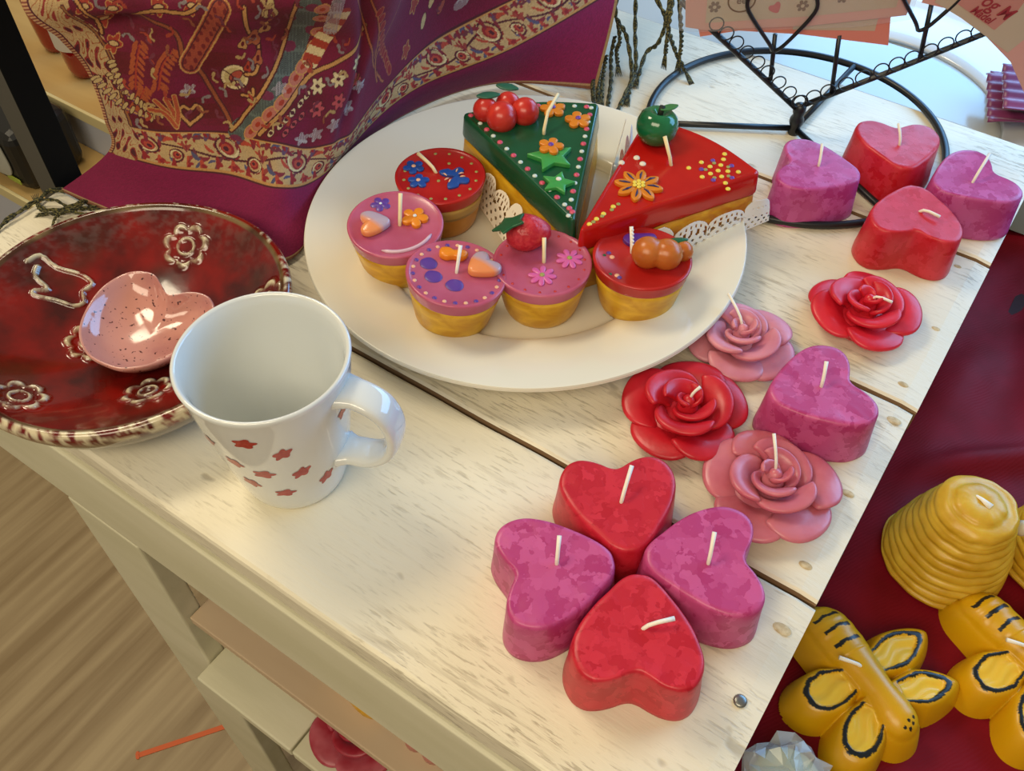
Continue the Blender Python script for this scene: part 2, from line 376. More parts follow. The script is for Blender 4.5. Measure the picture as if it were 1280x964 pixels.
def rose(c, m, label, R=.031, rot=0, wt=(0, 0, .028), seed=0, zb=0, flat=1.0):
    rn = random.Random(seed)
    root = thing('rose_candle', (c[0], c[1], zb), label, 'candle', None, rot); s = R / .031
    mk('wax_base', lathe([(.017 * s, 0), (.020 * s, .002), (.021 * s, .005), (.015 * s, .0085), (.006 * s, .010)], 40), m, root)
    def P(az, span, rb, rt, z0, z1, roll, sk, th):
        mk('petal', petal(az, span, rb * s, rt * s, z0, z1 * flat, roll, sk), m, root, solid=th, sub=1)
    for i in range(5): P(i * 2 * PI / 5 + rn.uniform(-.15, .15), 1.85, .011, .0300 + rn.uniform(-.002, .0015), .0030 + .0008 * (i % 2), .0105 + rn.uniform(-.002, .002), .22, rn.choice((-1.4, 1.4)), .0032)
    for i in range(3): P(i * 2 * PI / 3 + .5 + rn.uniform(-.2, .2), 2.45, .0085, .0212 + rn.uniform(-.0015, .001), .006, .0170 + rn.uniform(-.0015, .0015), .08, 1.6, .0030)
    for i in range(2): P(i * PI + .2 + rn.uniform(-.3, .3), 3.0, .0055, .0128, .009, .0195, .02, 1.8, .0026)
    for i in range(2): P(i * PI + 1.5, 3.2, .0024, .0062, .011, .0215, 0, 1.8, .0022)
    mk('wax_core', lathe([(.006 * s, .006), (.005 * s, .014), (.0028 * s, .020), (.0012, .0215)], 20), m, root)
    inv = Matrix.Rotation(-rot, 3, 'Z'); t = inv @ Vector((wt[0], wt[1], 0)); t.z = wt[2]
    wick(root, (0, 0, .020), t, .0008)
    return root
rose((-.0385, .4270), M_rosered, 'small red rose candle near the table edge, in front of the red hearts', .0315, .4, (.012, -.002, .0245), 11)
rose((-.0885, .3640), M_rosepink, 'pale pink rose candle tucked against the rim of the white plate', .0300, 1.2, (-.016, .010, .029), 12)
rose((-.0900, .3010), M_rosered2, 'large red rose candle in front of the plate, left of the lower pink rose', .0340, 2.1, (.003, .004, .0275), 13)
rose((-.0335, .2835), M_rosepink2, 'large translucent pink rose candle between the magenta hearts', .0335, .9, (-.009, .010, .034), 14)

# ------------------------------------------------------------------ plate
PC = (-.2378, .3683)
M_plate = mat('cream_porcelain', 'e6e0cc', .12, coat=.5)
pl = thing('plate', (*PC, 0), 'large round cream-white porcelain plate carrying the candle cakes', 'plate')
prof = [(.072, .0), (.075, .0005), (.078, .0030), (.100, .0110), (.120, .0165), (.1338, .0196), (.1350, .0208), (.1346, .0220), (.1325, .0222), (.115, .0190), (.100, .0152), (.0915, .0125), (.0885, .0105), (.0865, .0078), (.082, .0062), (.05, .0056), (.01, .0055)]
mk('plate_body', lathe([tuple(p) for p in smoothpts(prof, 90)], 160), M_plate, pl)

# ------------------------------------------------------------------ small cup candles on the plate
def two_layer(name, low, top, zs=.0235, blur=.0012):
    m = mat(name, low, .34, sss=.3); N = m.node_tree.nodes; Lk = m.node_tree.links
    tc = N.new('ShaderNodeTexCoord'); n = N.new('ShaderNodeTexNoise'); n.inputs['Scale'].default_value = 90; n.inputs['Detail'].default_value = 4; n.inputs['Distortion'].default_value = 1.5
    mp = N.new('ShaderNodeMapping'); mp.inputs['Scale'].default_value = (.5, .5, 1); Lk.new(tc.outputs['Object'], mp.inputs['Vector']); Lk.new(mp.outputs[0], n.inputs['Vector'])
    r = N.new('ShaderNodeValToRGB'); r.color_ramp.elements[0].position = .35; r.color_ramp.elements[1].position = .68
    r.color_ramp.elements[0].color = lin(low); r.color_ramp.elements[1].color = lin(top); Lk.new(n.outputs['Fac'], r.inputs['Fac']); Lk.new(r.outputs[0], N['Principled BSDF'].inputs['Base Color'])
    bp = N.new('ShaderNodeBump'); bp.inputs['Strength'].default_value = .3; bp.inputs['Distance'].default_value = .0006; Lk.new(n.outputs['Fac'], bp.inputs['Height']); Lk.new(bp.outputs[0], N['Principled BSDF'].inputs['Normal'])
    return m
M_yel = two_layer('yellow_wax', 'c48a12', 'e2b22a')
M_ora = two_layer('amber_wax', 'b97a1c', 'c98c34')
M_pinktop = mat('rose_pink_wax', 'b04e68', .22, 'bd5f7c', 40, sss=.4)
M_redtop = mat('red_wax', 'a81a18', .22, 'b92822', 40, sss=.35)
def cup(c, label, mlow, mtop, tilt=(0, 0), zb=.0062, H=.0345, layer=.0085, band=None):
    root = thing('cup_candle', (c[0], c[1], zb), label, 'candle')
    root.rotation_euler = (tilt[0], tilt[1], 0)
    zs = H - layer; rb, rt = .0205, .0278
    rr = lambda z: rb + (rt - rb) * (z / H) ** .85
    mk('wax_base', lathe([(rb - .0012, 0), (rb, .0012)] + [(rr(z), z) for z in np.linspace(.004, zs, 7)] + [(rr(zs) - .001, zs + .0002)], 72), mlow, root)
    if band: mk('wax_middle', lathe([(rr(z) + .00015, z) for z in np.linspace(zs - .009, zs - .0005, 4)], 72, False, False), band, root, solid=.0003)
    pr = [(rr(zs) - .0006, zs - .0002), (rr(zs) + .0002, zs + .0004)] + [(rr(z) + .0003, z) for z in np.linspace(zs + .0012, H - .0014, 4)] + [(rt + .0001, H - .0005), (rt - .0008, H), (rt - .0020, H - .0004), (rt - .0032, H - .0009), (.012, H - .0011), (.002, H - .0011)]
    mk('wax_top', lathe(pr, 72), mtop, root)
    root['_'] = 0; del root['_']
    return root, H - .0011
M = lambda c, r=.3, **k: mat('wax_' + c, c, r, sss=.25, **k)
W_blue, W_peach, W_olive, W_purple, W_orange, W_white, W_pink, W_green, W_orangeF = M('1d4c9c'), M('f3b491'), M('9c9a55'), M('6a3fa0'), M('e8881c'), M('e9e4dc'), M('d560a0'), M('1e5c38'), M('d8811f')
W_yel, W_redD, W_lime, W_pkdot, W_cream = M('f0d250'), M('c22a26', .25), M('3f9a4b'), M('d2506a'), M('efe3cf')
W_flpurple, W_navy, W_mint = M('5f3d93'), M('2c2a60'), M('3c8a45')
def deco(root, name, out, z0, th, m, x, y, rz=0, s=1, bev=.0004, dome=.0004, **k):
    return mk(name, move(extrude(out, z0, z0 + th, bev, 0, dome), (x, y, 0), rz, 1) if s == 1 else move((lambda q: ([(a * s, b * s, c) for a, b, c in q[0]], q[1]))(extrude([(a, b) for a, b in out], z0, z0 + th, bev, 0, dome)), (x, y, 0), rz), m, root, **k)
mini_heart = [(x * .30, y * .30) for x, y in HEART[::2]]
def grad_heart_mat(name, a, b):
    m = mat(name, a, .2, sss=.5); N = m.node_tree.nodes; Lk = m.node_tree.links
    tc = N.new('ShaderNodeTexCoord'); sp = N.new('ShaderNodeSeparateXYZ'); Lk.new(tc.outputs['Generated'], sp.inputs[0])
    r = N.new('ShaderNodeValToRGB'); r.color_ramp.elements[0].position = .42; r.color_ramp.elements[1].position = .62
    r.color_ramp.elements[0].color = lin(b); r.color_ramp.elements[1].color = lin(a); Lk.new(sp.outputs[1], r.inputs['Fac']); Lk.new(r.outputs[0], N['Principled BSDF'].inputs['Base Color'])
    return m
M_gh = grad_heart_mat('milky_orange_wax', 'b9a6b6', 'e8935c')
# C1 red with blue flowers
r, z = cup((-.2925, .3555), 'red-topped cup candle with two blue flowers and a blue butterfly', M_ora, M_redtop, band=M('c39650'))
for x, y, a in ((-.0183, -.0030, .2), (-.0075, -.0122, .9)):
    deco(r, 'blue_flower', flower_out(5, .0068, .5), z - .0002, .0014, W_blue, x, y, a); mk('flower_centre', dots([(x, y)], .0015, z + .0014), W_peach, r)
wing = smoothpts([(0, 0), (.004, .0055), (.0085, .0065), (.0088, .001), (.0065, -.001), (.0078, -.0055), (.004, -.0075), (0, -.0028), (-.004, -.0075), (-.0078, -.0055), (-.0065, -.001), (-.0088, .001), (-.0085, .0065), (-.004, .0055)], 56, True)
deco(r, 'butterfly', [tuple(p) for p in wing], z - .0002, .0016, W_blue, .0085, .0030, 2.55, 1.05)
vs = []
for k, (x, y, a) in enumerate(((.0065, .0085, 1.9), (.0105, .0075, .9), (.0130, .0055, .7), (.0065, -.0020, -1.9), (.0090, -.0022, -1.3), (.0030, .0010, 2.9))):
    vs.append(tube([(x - .0016 * math.cos(a), y - .0016 * math.sin(a), z + .0019), (x, y, z + .0021), (x + .0016 * math.cos(a), y + .0016 * math.sin(a), z + .0019)], [.0003, .0006, .0003], 6))
mk('butterfly_marking', join(*vs), W_peach, r, kind='stuff')
pts = [(.0225 * math.cos(a), .0225 * math.sin(a)) for a in np.arange(0, 2 * PI, 2 * PI / 16)] + [(.0035, .0040), (-.0030, .0130), (.0020, -.0045)]
mk('wax_dots', dots(pts, .0012, z - .0001), W_olive, r, kind='stuff')
wick(r, (-.0027, .001, z), (-.0200, .0040, z + .006), .0011, WICKC, .001)
# C2 pink with heart
r, z = cup((-.2870, .3040), 'pink-topped cup candle with an orange flower, a milky heart and a white stroke', M_yel, M_pinktop, (.03, .05), .0080)
deco(r, 'purple_flower', flower_out(5, .0062, .5), z - .0002, .0008, W_flpurple, -.0175, .0080, .2); mk('flower_centre', dots([(-.0175, .0080)], .0009, z + .0010), W_white, r)
deco(r, 'milky_heart', mini_heart, z - .0002, .0050, M_gh, -.0090, -.0075, -1.0, 1.12, .0016, .0012, label=None) if False else deco(r, 'milky_heart', mini_heart, z - .0002, .0048, M_gh, -.0085, -.0080, 2.3, 1.12, .0014, .0010)
deco(r, 'orange_flower', flower_out(5, .0080, .5), z - .0002, .0026, W_orange, .0065, .0100, .5); mk('flower_centre', dots([(.0065, .0100)], .0012, z + .0030), W_white, r)
arc = [(.0225 * math.cos(a), .0225 * math.sin(a), z + .0004) for a in np.linspace(-1.25, .25, 12)]
mk('white_stroke', tube(arc, [.0004] + [.0011] * 10 + [.0005], 8), mat('pearly_wax', 'd9b7c4', .2), r)
wick(r, (.0029, .0003, z), (-.0030, .0100, z + .0150), .0011, WICKC, .0)
# C3 pink with purple dots
r, z = cup((-.2335, .2860), 'pink-topped cup candle with purple and peach dots round its edge', M_yel, M_pinktop, (-.10, .07), .0100, .0335)
deco(r, 'orange_bow', [tuple(p) for p in smoothpts([(-.0080, .003), (-.004, .0045), (0, .0028), (.005, .0036), (.0078, .001), (.005, -.003), (0, -.0028), (-.004, -.004), (-.008, -.002)], 40, True)], z - .0002, .0045, W_orange, -.0090, .0100, .55, 1, .0014)
deco(r, 'milky_heart', mini_heart, z - .0002, .0052, M_gh, .0085, .0120, -.25, 1.15, .0014, .0010)
deco(r, 'purple_leaf', [tuple(p) for p in smoothpts([(0, -.005), (.0042, -.003), (.0045, .002), (0, .0052), (-.0045, .002), (-.0040, -.003)], 30, True)], z - .0002, .0007, W_flpurple, -.0165, -.0035, .5)
deco(r, 'purple_leaf', [tuple(p) for p in smoothpts([(0, -.005), (.0042, -.003), (.0045, .002), (0, .0052), (-.0045, .002), (-.0040, -.003)], 30, True)], z - .0002, .0007, W_flpurple, -.0080, -.0105, 1.2)
deco(r, 'purple_leaf', [tuple(p) for p in smoothpts([(0, -.005), (.0042, -.003), (.0045, .002), (0, .0052), (-.0045, .002), (-.0040, -.003)], 30, True)], z - .0002, .0007, W_flpurple, .0050, -.0085, 2.2)
A = np.arange(0, 2 * PI, 2 * PI / 26)
mk('purple_dots', dots([(.0240 * math.cos(a), .0240 * math.sin(a)) for a in A[::2]], .0014, z + .0001), W_flpurple, r, kind='stuff')
mk('peach_dots', dots([(.0240 * math.cos(a), .0240 * math.sin(a)) for a in A[1::2]], .0013, z + .0001), W_peach, r, kind='stuff')
wick(r, (0, 0, z), (-.0045, .0085, z + .0125), .0010, WICK, 0)
# C4 pink with strawberry
r, z = cup((-.1985, .3260), 'pink-topped cup candle with a strawberry and two pink daisies', M_yel, M_pinktop)
sb = []
for i, t in enumerate(np.linspace(0, 1, 10)):
    rr = .0122 * math.sin(PI * (.07 + .88 * t)) ** .6 * (1 - .28 * t); sb.append((max(rr, .001), t * .025))
s = lathe(sb, 28); Mx = Matrix.Translation((-.0250, .0010, z + .0080)) @ Matrix.Rotation(math.radians(34), 4, 'Z') @ Matrix.Rotation(math.radians(84), 4, 'Y')
sm = mat('strawberry_wax', 'bf2130', .35, 'cd3a40', 400, lo=.45, hi=.6, sss=.3, bump=.8, bscale=500)
sbo = mk('strawberry', xf(s, Mx), sm, r)
lf = extrude([(a, b) for a, b in star_out(5, .0110, .0068)], 0, .0012, .0003)
mk('leaf', xf(lf, Matrix.Translation((-.0215, -.0010, z + .0178)) @ Matrix.Rotation(math.radians(-30), 4, 'Y')), W_green, sbo)
for x, y, a in ((.0112, .0108, .1), (.0060, -.0095, .5)):
    deco(r, 'pink_daisy', flower_out(8, .0080, .40, 8), z - .0002, .0012, W_pink, x, y, a); mk('flower_centre', dots([(x, y)], .0016, z + .0013), W_olive, r)
mk('red_dots', dots([(.0240 * math.cos(a), .0240 * math.sin(a)) for a in np.arange(0, 2 * PI, 2 * PI / 18)], .0009, z + .0001), W_redD, r, kind='stuff')
wick(r, (.0009, .0002, z), (-.0035, .0065, z + .0120), .0011, WICKC, 0)
# C5 red with fruit
r, z = cup((-.1525, .3570), 'red-topped cup candle with an orange fruit on its right and a purple leaf', M_yel, M_redtop, (-.06, -.02), .0085)
fm = mat('orange_fruit_wax', 'b5611f', .3, 'c9772f', 60, sss=.4)
f1 = join(move(ball(.0092), (.0035, -.0020, z + .0068)), move(ball(.0090), (.0128, .0030, z + .0066)))
fo = mk('fruit', f1, fm, r); q = fo.modifiers.new('r', 'REMESH'); q.mode = 'VOXEL'; q.voxel_size = .0007; q.use_smooth_shade = True
q = fo.modifiers.new('sm', 'SMOOTH'); q.factor = .8; q.iterations = 8
f2 = mk('fruit', move(ball(.0062), (.0170, .0150, z + .0030)), fm, r)
deco(r, 'green_leaf', [tuple(p) for p in smoothpts([(-.0065, 0), (-.002, .0022), (.004, .0018), (.0068, 0), (.002, -.0020), (-.003, -.0018)], 30, True)], z + .0080, .0010, W_green, .0125, .0150, .75)
deco(r, 'purple_leaf', [tuple(p) for p in smoothpts([(-.0095, .001), (-.006, .0052), (.001, .0048), (.0090, .0035), (.0092, -.002), (.001, -.0035), (-.006, -.0045)], 34, True)], z - .0002, .0026, M('5a2a80'), -.0085, .0120, .75)
mk('small_dots', dots([(-.0141, -.0095), (-.0039, -.0218)], .0016, z), W_peach, r, kind='stuff')
mk('purple_dots', dots([(-.0175, -.0075), (-.0020, -.0245 + .002)], .0015, z), W_flpurple, r, kind='stuff')
mk('green_dots', dots([(-.0185, -.0105), (-.0075, -.0228)], .0011, z), W_green, r, kind='stuff')
w = wick(r, (-.0065, -.0002, z), (-.0125, .0070, z + .0120), .0010, WICK, 0)
mk('wick_bead', join(*[move(ball(.0008, 8, 5), (-.0065 + .0012 - .0052 * t, -.0002 - .0010 + .0062 * t, z + .002 + .0095 * t)) for t in np.linspace(0, 1, 7)]), W_white, r, kind='stuff')

# ------------------------------------------------------------------ the two cake-slice candles
def wedge_outline(A_, B_, T, rnd=.006, arc=.006):
    A_, B_, T = map(lambda p: np.array(p, float), (A_, B_, T)); P = []
    def corner(p, q, s, r):  # p corner, from q to s
        d0 = (q - p) / np.linalg.norm(q - p); d1 = (s - p) / np.linalg.norm(s - p)
        for t in np.linspace(0, 1, 7): P.append((1 - t) ** 2 * (p + d0 * r) + 2 * t * (1 - t) * p + t * t * (p + d1 * r))
    def edge(p, q, bow, n):
        d = q - p; nn = np.array([d[1], -d[0]]) / np.linalg.norm(d)
        for t in np.linspace(0, 1, n + 2)[1:-1]: P.append(p + d * t + nn * bow * math.sin(PI * t))
    def sh(p, q, r): return p + (q - p) / np.linalg.norm(q - p) * r
    corner(A_, T, B_, rnd); edge(sh(A_, B_, rnd), sh(B_, A_, rnd), -arc, 14)
    corner(B_, A_, T, rnd); edge(sh(B_, T, rnd), sh(T, B_, rnd), 0, 22)
    corner(T, B_, A_, rnd); edge(sh(T, A_, rnd), sh(A_, T, rnd), 0, 22)
    return np.array(P)
def in_off(P, off):
    n = len(P); Q = []
    c = P.mean(0)
    for i in range(n):
        t = P[(i + 1) % n] - P[i - 1]; t /= np.linalg.norm(t); nn = np.array([t[1], -t[0]])
        if nn @ (P[i] - c) < 0: nn = -nn
        Q.append(P[i] + nn * off)
    return np.array(Q)
def slice_candle(pts, ztop, label, mtop, mlow, layer):
    c = np.mean(pts, axis=0); zb = .0068; H = ztop - zb
    root = thing('cake_slice_candle', (c[0], c[1], zb), label, 'candle')
    P = wedge_outline(*[np.array(p) - c for p in pts])
    R3 = lambda off, z, s=1: [(p[0] * s, p[1] * s, z) for p in in_off(P, off)]
    zs = H - layer
    def low(off, up):      # the underside follows the rising rim of the plate
        return [(p[0], p[1], float(np.interp(math.hypot(p[0] + c[0] - PC[0], p[1] + c[1] - PC[1]), [0, .082, .0865, .0885, .0915, .1, .115, .1325, .2], [.0055, .0062, .0078, .0105, .0125, .0152, .019, .0222, .0223])) + .0006 + up - zb) for p in in_off(P, off)]
    mk('wax_base', loft([low(.0012, 0), low(.0022, .001), R3(.0014, zs * .62), R3(.0008, zs * .8), R3(.0002, zs), R3(-.0008, zs)]), mlow, root)
    wavy = lambda off, z: [(p[0], p[1], z + .0010 * noise.noise(Vector((p[0] * 70, p[1] * 70, 3)))) for p in in_off(P, off)]
    rings = [wavy(-.0005, zs - .0008), wavy(.0010, zs - .0006), wavy(.0014, zs + .0010), R3(.0008, zs + layer * .5), R3(.0003, H - .002), R3(-.0002, H - .0008), R3(-.0010, H - .0001), R3(-.0010, H, .985), R3(-.0010, H - .0004, .965)]
    for s in (.9, .75, .6, .45, .3, .15): rings.append(R3(-.0010, H - .0005, s))
    mk('wax_top', loft(rings), mtop, root)
    return root, c, H - .0004, P
GP = [(-.3103, .4019), (-.2435, .4624), (-.1945, .3522)]
M_green = mat('dark_green_wax', '0f4a2c', .2, '145334', 40, sss=.1)
root, c, z, P = slice_candle(GP, .0525, 'cake slice candle with a dark green top, cherries and stars', M_green, M_yel, .0155)
W2 = lambda x, y: (x - c[0], y - c[1])
# rim dots alternate red and white
E1 = in_off(P, -.0045); L = np.cumsum([0] + [np.linalg.norm(E1[i + 1] - E1[i]) for i in range(len(E1) - 1)]); k = 0
d = [[], []]
for s in np.arange(.002, L[-1], .0078):
    i = int(np.searchsorted(L, s)) - 1; t = (s - L[i]) / (L[i + 1] - L[i]); p = E1[i] + (E1[i + 1] - E1[i]) * t; d[k % 2].append((p[0], p[1])); k += 1
mk('red_dots', dots(d[0], .0019, z - .0001), W_pkdot, root, kind='stuff'); mk('white_dots', dots(d[1], .0016, z - .0001), mat('pearl_wax', 'cdd8cf', .3), root, kind='stuff')
cm = mat('cherry_wax', 'ba211c', .28, 'cc3a2c', 150, sss=.3)
for (x, y, zz, rr) in ((-.2955, .4085, .0040, .0082), (-.2815, .4060, .0055, .0098), (-.2730, .4195, .0052, .0090), (-.2870, .4210, .0045, .0080)):
    mk('cherry', move(ball(rr, 20, 12), (*W2(x, y), z + zz)), cm, root)
lfo = [tuple(p) for p in smoothpts([(-.0075, 0), (-.003, .0034), (.003, .0034), (.0078, 0), (.003, -.003), (-.003, -.003)], 30, True)]
for x, y, a, zz in ((-.2960, .4120, .75, .0120), (-.2915, .4265, .3, .0120)):
    q = deco(root, 'cherry_leaf', lfo, z + zz, .0010, M('28604a'), *W2(x, y), a)
for x, y, a in ((-.2635, .4375, 2.3), (-.2440, .4365, 1.0)):
    deco(root, 'orange_flower', flower_out(5, .0085, .5), z - .0002, .0022, W_orangeF, *W2(x, y), a); mk('flower_centre', dots([W2(x, y)], .0018, z + .0026), W_purple, root)
o1 = deco(root, 'green_star', star_out(5, .0150, .0072), z - .0002, .0030, W_lime, *W2(-.2372, .3945), 1.15)
deco(root, 'orange_flower', flower_out(5, .0080, .5), z + .0030, .0022, W_orangeF, *W2(-.2410, .3998), .6); mk('flower_centre', dots([W2(-.2410, .3998)], .0018, z + .0056), W_purple, root)
deco(root, 'green_star', star_out(5, .0105, .0052), z - .0002, .0026, W_lime, *W2(-.2203, .3755), .65); mk('star_centre', dots([W2(-.2212, .3775)], .0018, z + .0026), W_white, root)
b = W2(-.2544, .4130); wk = mk('wick', tube([(b[0], b[1], z - .002), (b[0], b[1], z + .003), (b[0] - .0030, b[1] + .0085, z + .010), (b[0] - .0035, b[1] + .0210, z + .0160)], .0011, 8), WICKC, root)
RP = [(-.2108, .4675), (-.1262, .4560), (-.1887, .3470)]
M_redglaze = mat('glossy_red_wax', 'b21310', .16, 'bd1a13', 40, sss=.15)
M_tipyel = two_layer('amber_yellow_wax', 'c0701a', 'e0a82c')
root, c, z, P = slice_candle(RP, .0525, 'cake slice candle with a glossy red top and a green apple', M_redglaze, M_tipyel, .0150)
W2 = lambda x, y: (x - c[0], y - c[1])
am = mat('apple_wax', '14603a', .15, '1f7a48', 60, sss=.2, coat=.4)
ap = lathe([(.0010, .0026), (.0040, .0012), (.0072, .0030), (.0095, .0072), (.0098, .0110), (.0084, .0150), (.0058, .0170), (.0030, .0164), (.0010, .0145)], 32)
Mx = Matrix.Translation((*W2(-.1945, .4450), z - .0025)) @ Matrix.Rotation(math.radians(-10), 4, 'X') @ Matrix.Scale(1.32, 4)
apo = mk('apple', xf(ap, Mx), am, root)
mk('apple_stalk', xf(tube([(0, 0, .014), (.0005, 0, .0195)], .0014, 8), Mx), mat('stalk', '1c2014', .7), apo)
mk('apple_leaf', xf(extrude(lfo, 0, .001, .0003), Matrix.Translation((*W2(-.1905, .4520), z + .0215)) @ Matrix.Rotation(1.0, 4, 'Z') @ Matrix.Scale(.8, 4)), mat('leaf_wax', '3f7a45', .3), apo)
fx, fy = W2(-.1802, .4005)
for i in range(8):
    a = i * PI / 4 + .35; pet = [tuple(p) for p in smoothpts([(.002, 0), (.0060, .0027), (.0110, .0028), (.0145, 0), (.0110, -.0028), (.0060, -.0027)], 26, True)]
    p_ = deco(root, 'flower_petal', pet, z - .0002, .0024, W_orangeF, fx, fy, a)
    mk('petal_stroke', move(tube([(.0050, 0, z + .0026), (.0085, .0003, z + .0029), (.0118, 0, z + .0025)], [.0003, .0007, .0003], 6), (fx, fy, 0), a), W_navy, p_)
mk('flower_centre', dots([(fx + .0028 * math.cos(a), fy + .0028 * math.sin(a)) for a in np.arange(0, 6.2, PI / 3)] + [(fx, fy)], .0014, z + .0026), W_yel, root)
mk('white_dots', dots([W2(-.2001, .4152), W2(-.1949, .4246), W2(-.189, .4215)], .0021, z), W_cream, root, kind='stuff')
yd = [W2(-.1868 + .0034 * t / 7 * 1, .3560 + .0215 * t / 7) for t in (0, 2, 4, 6.8)]
sx, sy = W2(-.1486, .4415)
yd += [(sx, sy)] + [(sx + .0058 * math.cos(a), sy + .0058 * math.sin(a)) for a in np.arange(.5, 6.7, PI * 2 / 5)] + [(sx + .0120 * math.cos(a), sy + .0120 * math.sin(a)) for a in np.arange(.5, 6.7, PI * 2 / 5)] + [(sx + .0175 * math.cos(a), sy + .0175 * math.sin(a)) for a in (3.6, 5.5, 1.8)]
mk('yellow_dots', dots(yd, .0016, z), W_yel, root, kind='stuff')
mk('olive_dots', dots([W2(-.1860, .3590), W2(-.1845, .3660), W2(-.1828, .3740), W2(-.1822, .3805)] + [(sx + .0075 * math.cos(a), sy + .0075 * math.sin(a)) for a in np.arange(1.1, 7.2, PI * 2 / 5)], .0013, z), W_olive, root, kind='stuff')
mk('purple_dots', dots([(sx + .0100 * math.cos(a), sy + .0100 * math.sin(a)) for a in np.arange(1.1, 7.2, PI * 2 / 5)] + [W2(-.2065, .4640), W2(-.2010, .4650)], .0016, z), W_purple, root, kind='stuff')
b = W2(-.1736, .4298); mk('wick', tube([(b[0], b[1], z - .002), (b[0] - .003, b[1] + .002, z + .004), (b[0] - .0092, b[1] + .0040, z + .0150)], [.0011, .0011, .0013], 8), WICKC, root)

# ------------------------------------------------------------------ paper doilies
M_paper = mat('doily_paper', 'eadfca', .8); M_paperw = mat('doily_paper_white', 'e6e2da', .8)
def doily(bottom, top, name, label, m, ns=5, seed=0, hmax=1.0, trans=False):
    """lace strip: bottom polyline and top polyline in space, scalloped upper edge, cut-out holes"""
    nu, nv = 300, 70; B = smoothpts(bottom, nu); T = smoothpts(top, nu); V = []; keep = []
    rn = random.Random(seed); off = [rn.uniform(.85, 1.05) for _ in range(ns + 1)]
    Ls = np.linalg.norm(np.array(bottom[-1]) - np.array(bottom[0])); Hs = np.linalg.norm(T[nu // 2] - B[nu // 2])
    idx = {}; F = []
    def ok(i, j):
        u = i / (nu - 1); v = j / (nv - 1); cell = u * ns; k = int(min(cell, ns - 1)); lu = (cell - k) * 2 - 1
        edge = (.62 + .38 * math.sqrt(max(0, 1 - lu * lu * .96))) * off[k]
        if v > edge: return False
        if u > .955 and ((u - .955) / .045) ** 2 + max(0, (v - .35) / .6) ** 2 > 1: return False
        U_ = u * Ls; V_ = v * Hs; lx = lu * Ls / ns / 2; rr = math.hypot(lx, (v - .52) * Hs)
        ev = edge - v
        # small holes ring below the scallop edge
        if k % 3 == 1:
            if abs(v - .70) < .035 and abs(math.sin(lu * 9)) > .8 and abs(lu) < .5: return False
            if v > .45: return True
        if .08 < ev < .17 and math.sin(lu * 21 + k) > .35: return False
        if .21 < ev < .34 and math.sin(lu * 15 + 1) > .45: return False
        ph = (U_ / .0045) % 1; row = int(v / .14)
        if v < .56:
            cx = ((U_ / .0052 + (row % 2) * .5) % 1) - .5; cy = (v / .14) % 1 - .5
            if row in (1, 3) and abs(cx) * 1.5 + abs(cy) * 1.1 < .42 and cy < .38: return False
            if row in (0, 2) and (cx * cx * 6 + cy * cy * 3) < .22: return False
        return True
    for j in range(nv):
        for i in range(nu):
            p = B[i] + (T[i] - B[i]) * j / (nv - 1); w = math.sin(i * .09 + seed) * .0006 * j / nv
            V.append((p[0] + w, p[1] - w, p[2]))
    for j in range(nv - 1):
        for i in range(nu - 1):
            if ok(i, j): F.append((j * nu + i, j * nu + i + 1, (j + 1) * nu + i + 1, (j + 1) * nu + i))
    used = sorted({q for f in F for q in f}); mp = {q: i for i, q in enumerate(used)}
    cen = Vector(tuple(np.mean(B, axis=0)))
    V = [tuple(Vector(V[q]) - cen) for q in used]; F = [tuple(mp[q] for q in f) for f in F]
    o = mk(name, (V, F), m, None, solid=.00025); o.location = cen
    return tag(o, label, 'doily')
def along(A_, T, n, t, d, z): return (A_[0] + (T[0] - A_[0]) * t + n[0] * d, A_[1] + (T[1] - A_[1]) * t + n[1] * d, z)
nG = (-.411, -.911); nR = (.867, -.498)
doily([along(GP[0], GP[2], nG, t, d, .0112) for t, d in ((.10, .010), (.35, .013), (.68, .019))], [along(GP[0], GP[2], nG, t, .0042, zz) for t, zz in ((.04, .031), (.35, .034), (.66, .034))], 'paper_doily', 'cream lace paper doily folded up against the left side of the green cake slice', M_paper, 5, 1)
doily([along((-.1887, .3470), (-.1262, .4560), nR, t, .0070, zz) for t, zz in ((.15, .0115), (.6, .0115), (1.07, .0165))], [along((-.1887, .3470), (-.1262, .4560), nR, t, .0045, zz) for t, zz in ((.13, .035), (.6, .038), (1.06, .034))], 'paper_doily', 'white lace paper doily folded up against the front side of the red cake slice', M_paperw, 5, 2)
doily([(-.1975, .3850, .0075), (-.2140, .4250, .0075), (-.2290, .4640, .012)], [(-.1990, .3850, .022), (-.2130, .4300, .037), (-.2270, .4720, .045)], 'paper_doily', 'white lace doily strip standing upright in the gap between the two cake slices', M_paperw, 5, 3)
doily([(-.1990, .4000, .0075), (-.2080, .4350, .0075), (-.2165, .4660, .012)], [(-.2010, .4010, .030), (-.2120, .4370, .045), (-.2215, .4680, .048)], 'paper_doily', 'second white doily strip, leaning against the back side of the red cake slice', M_paperw, 5, 4)

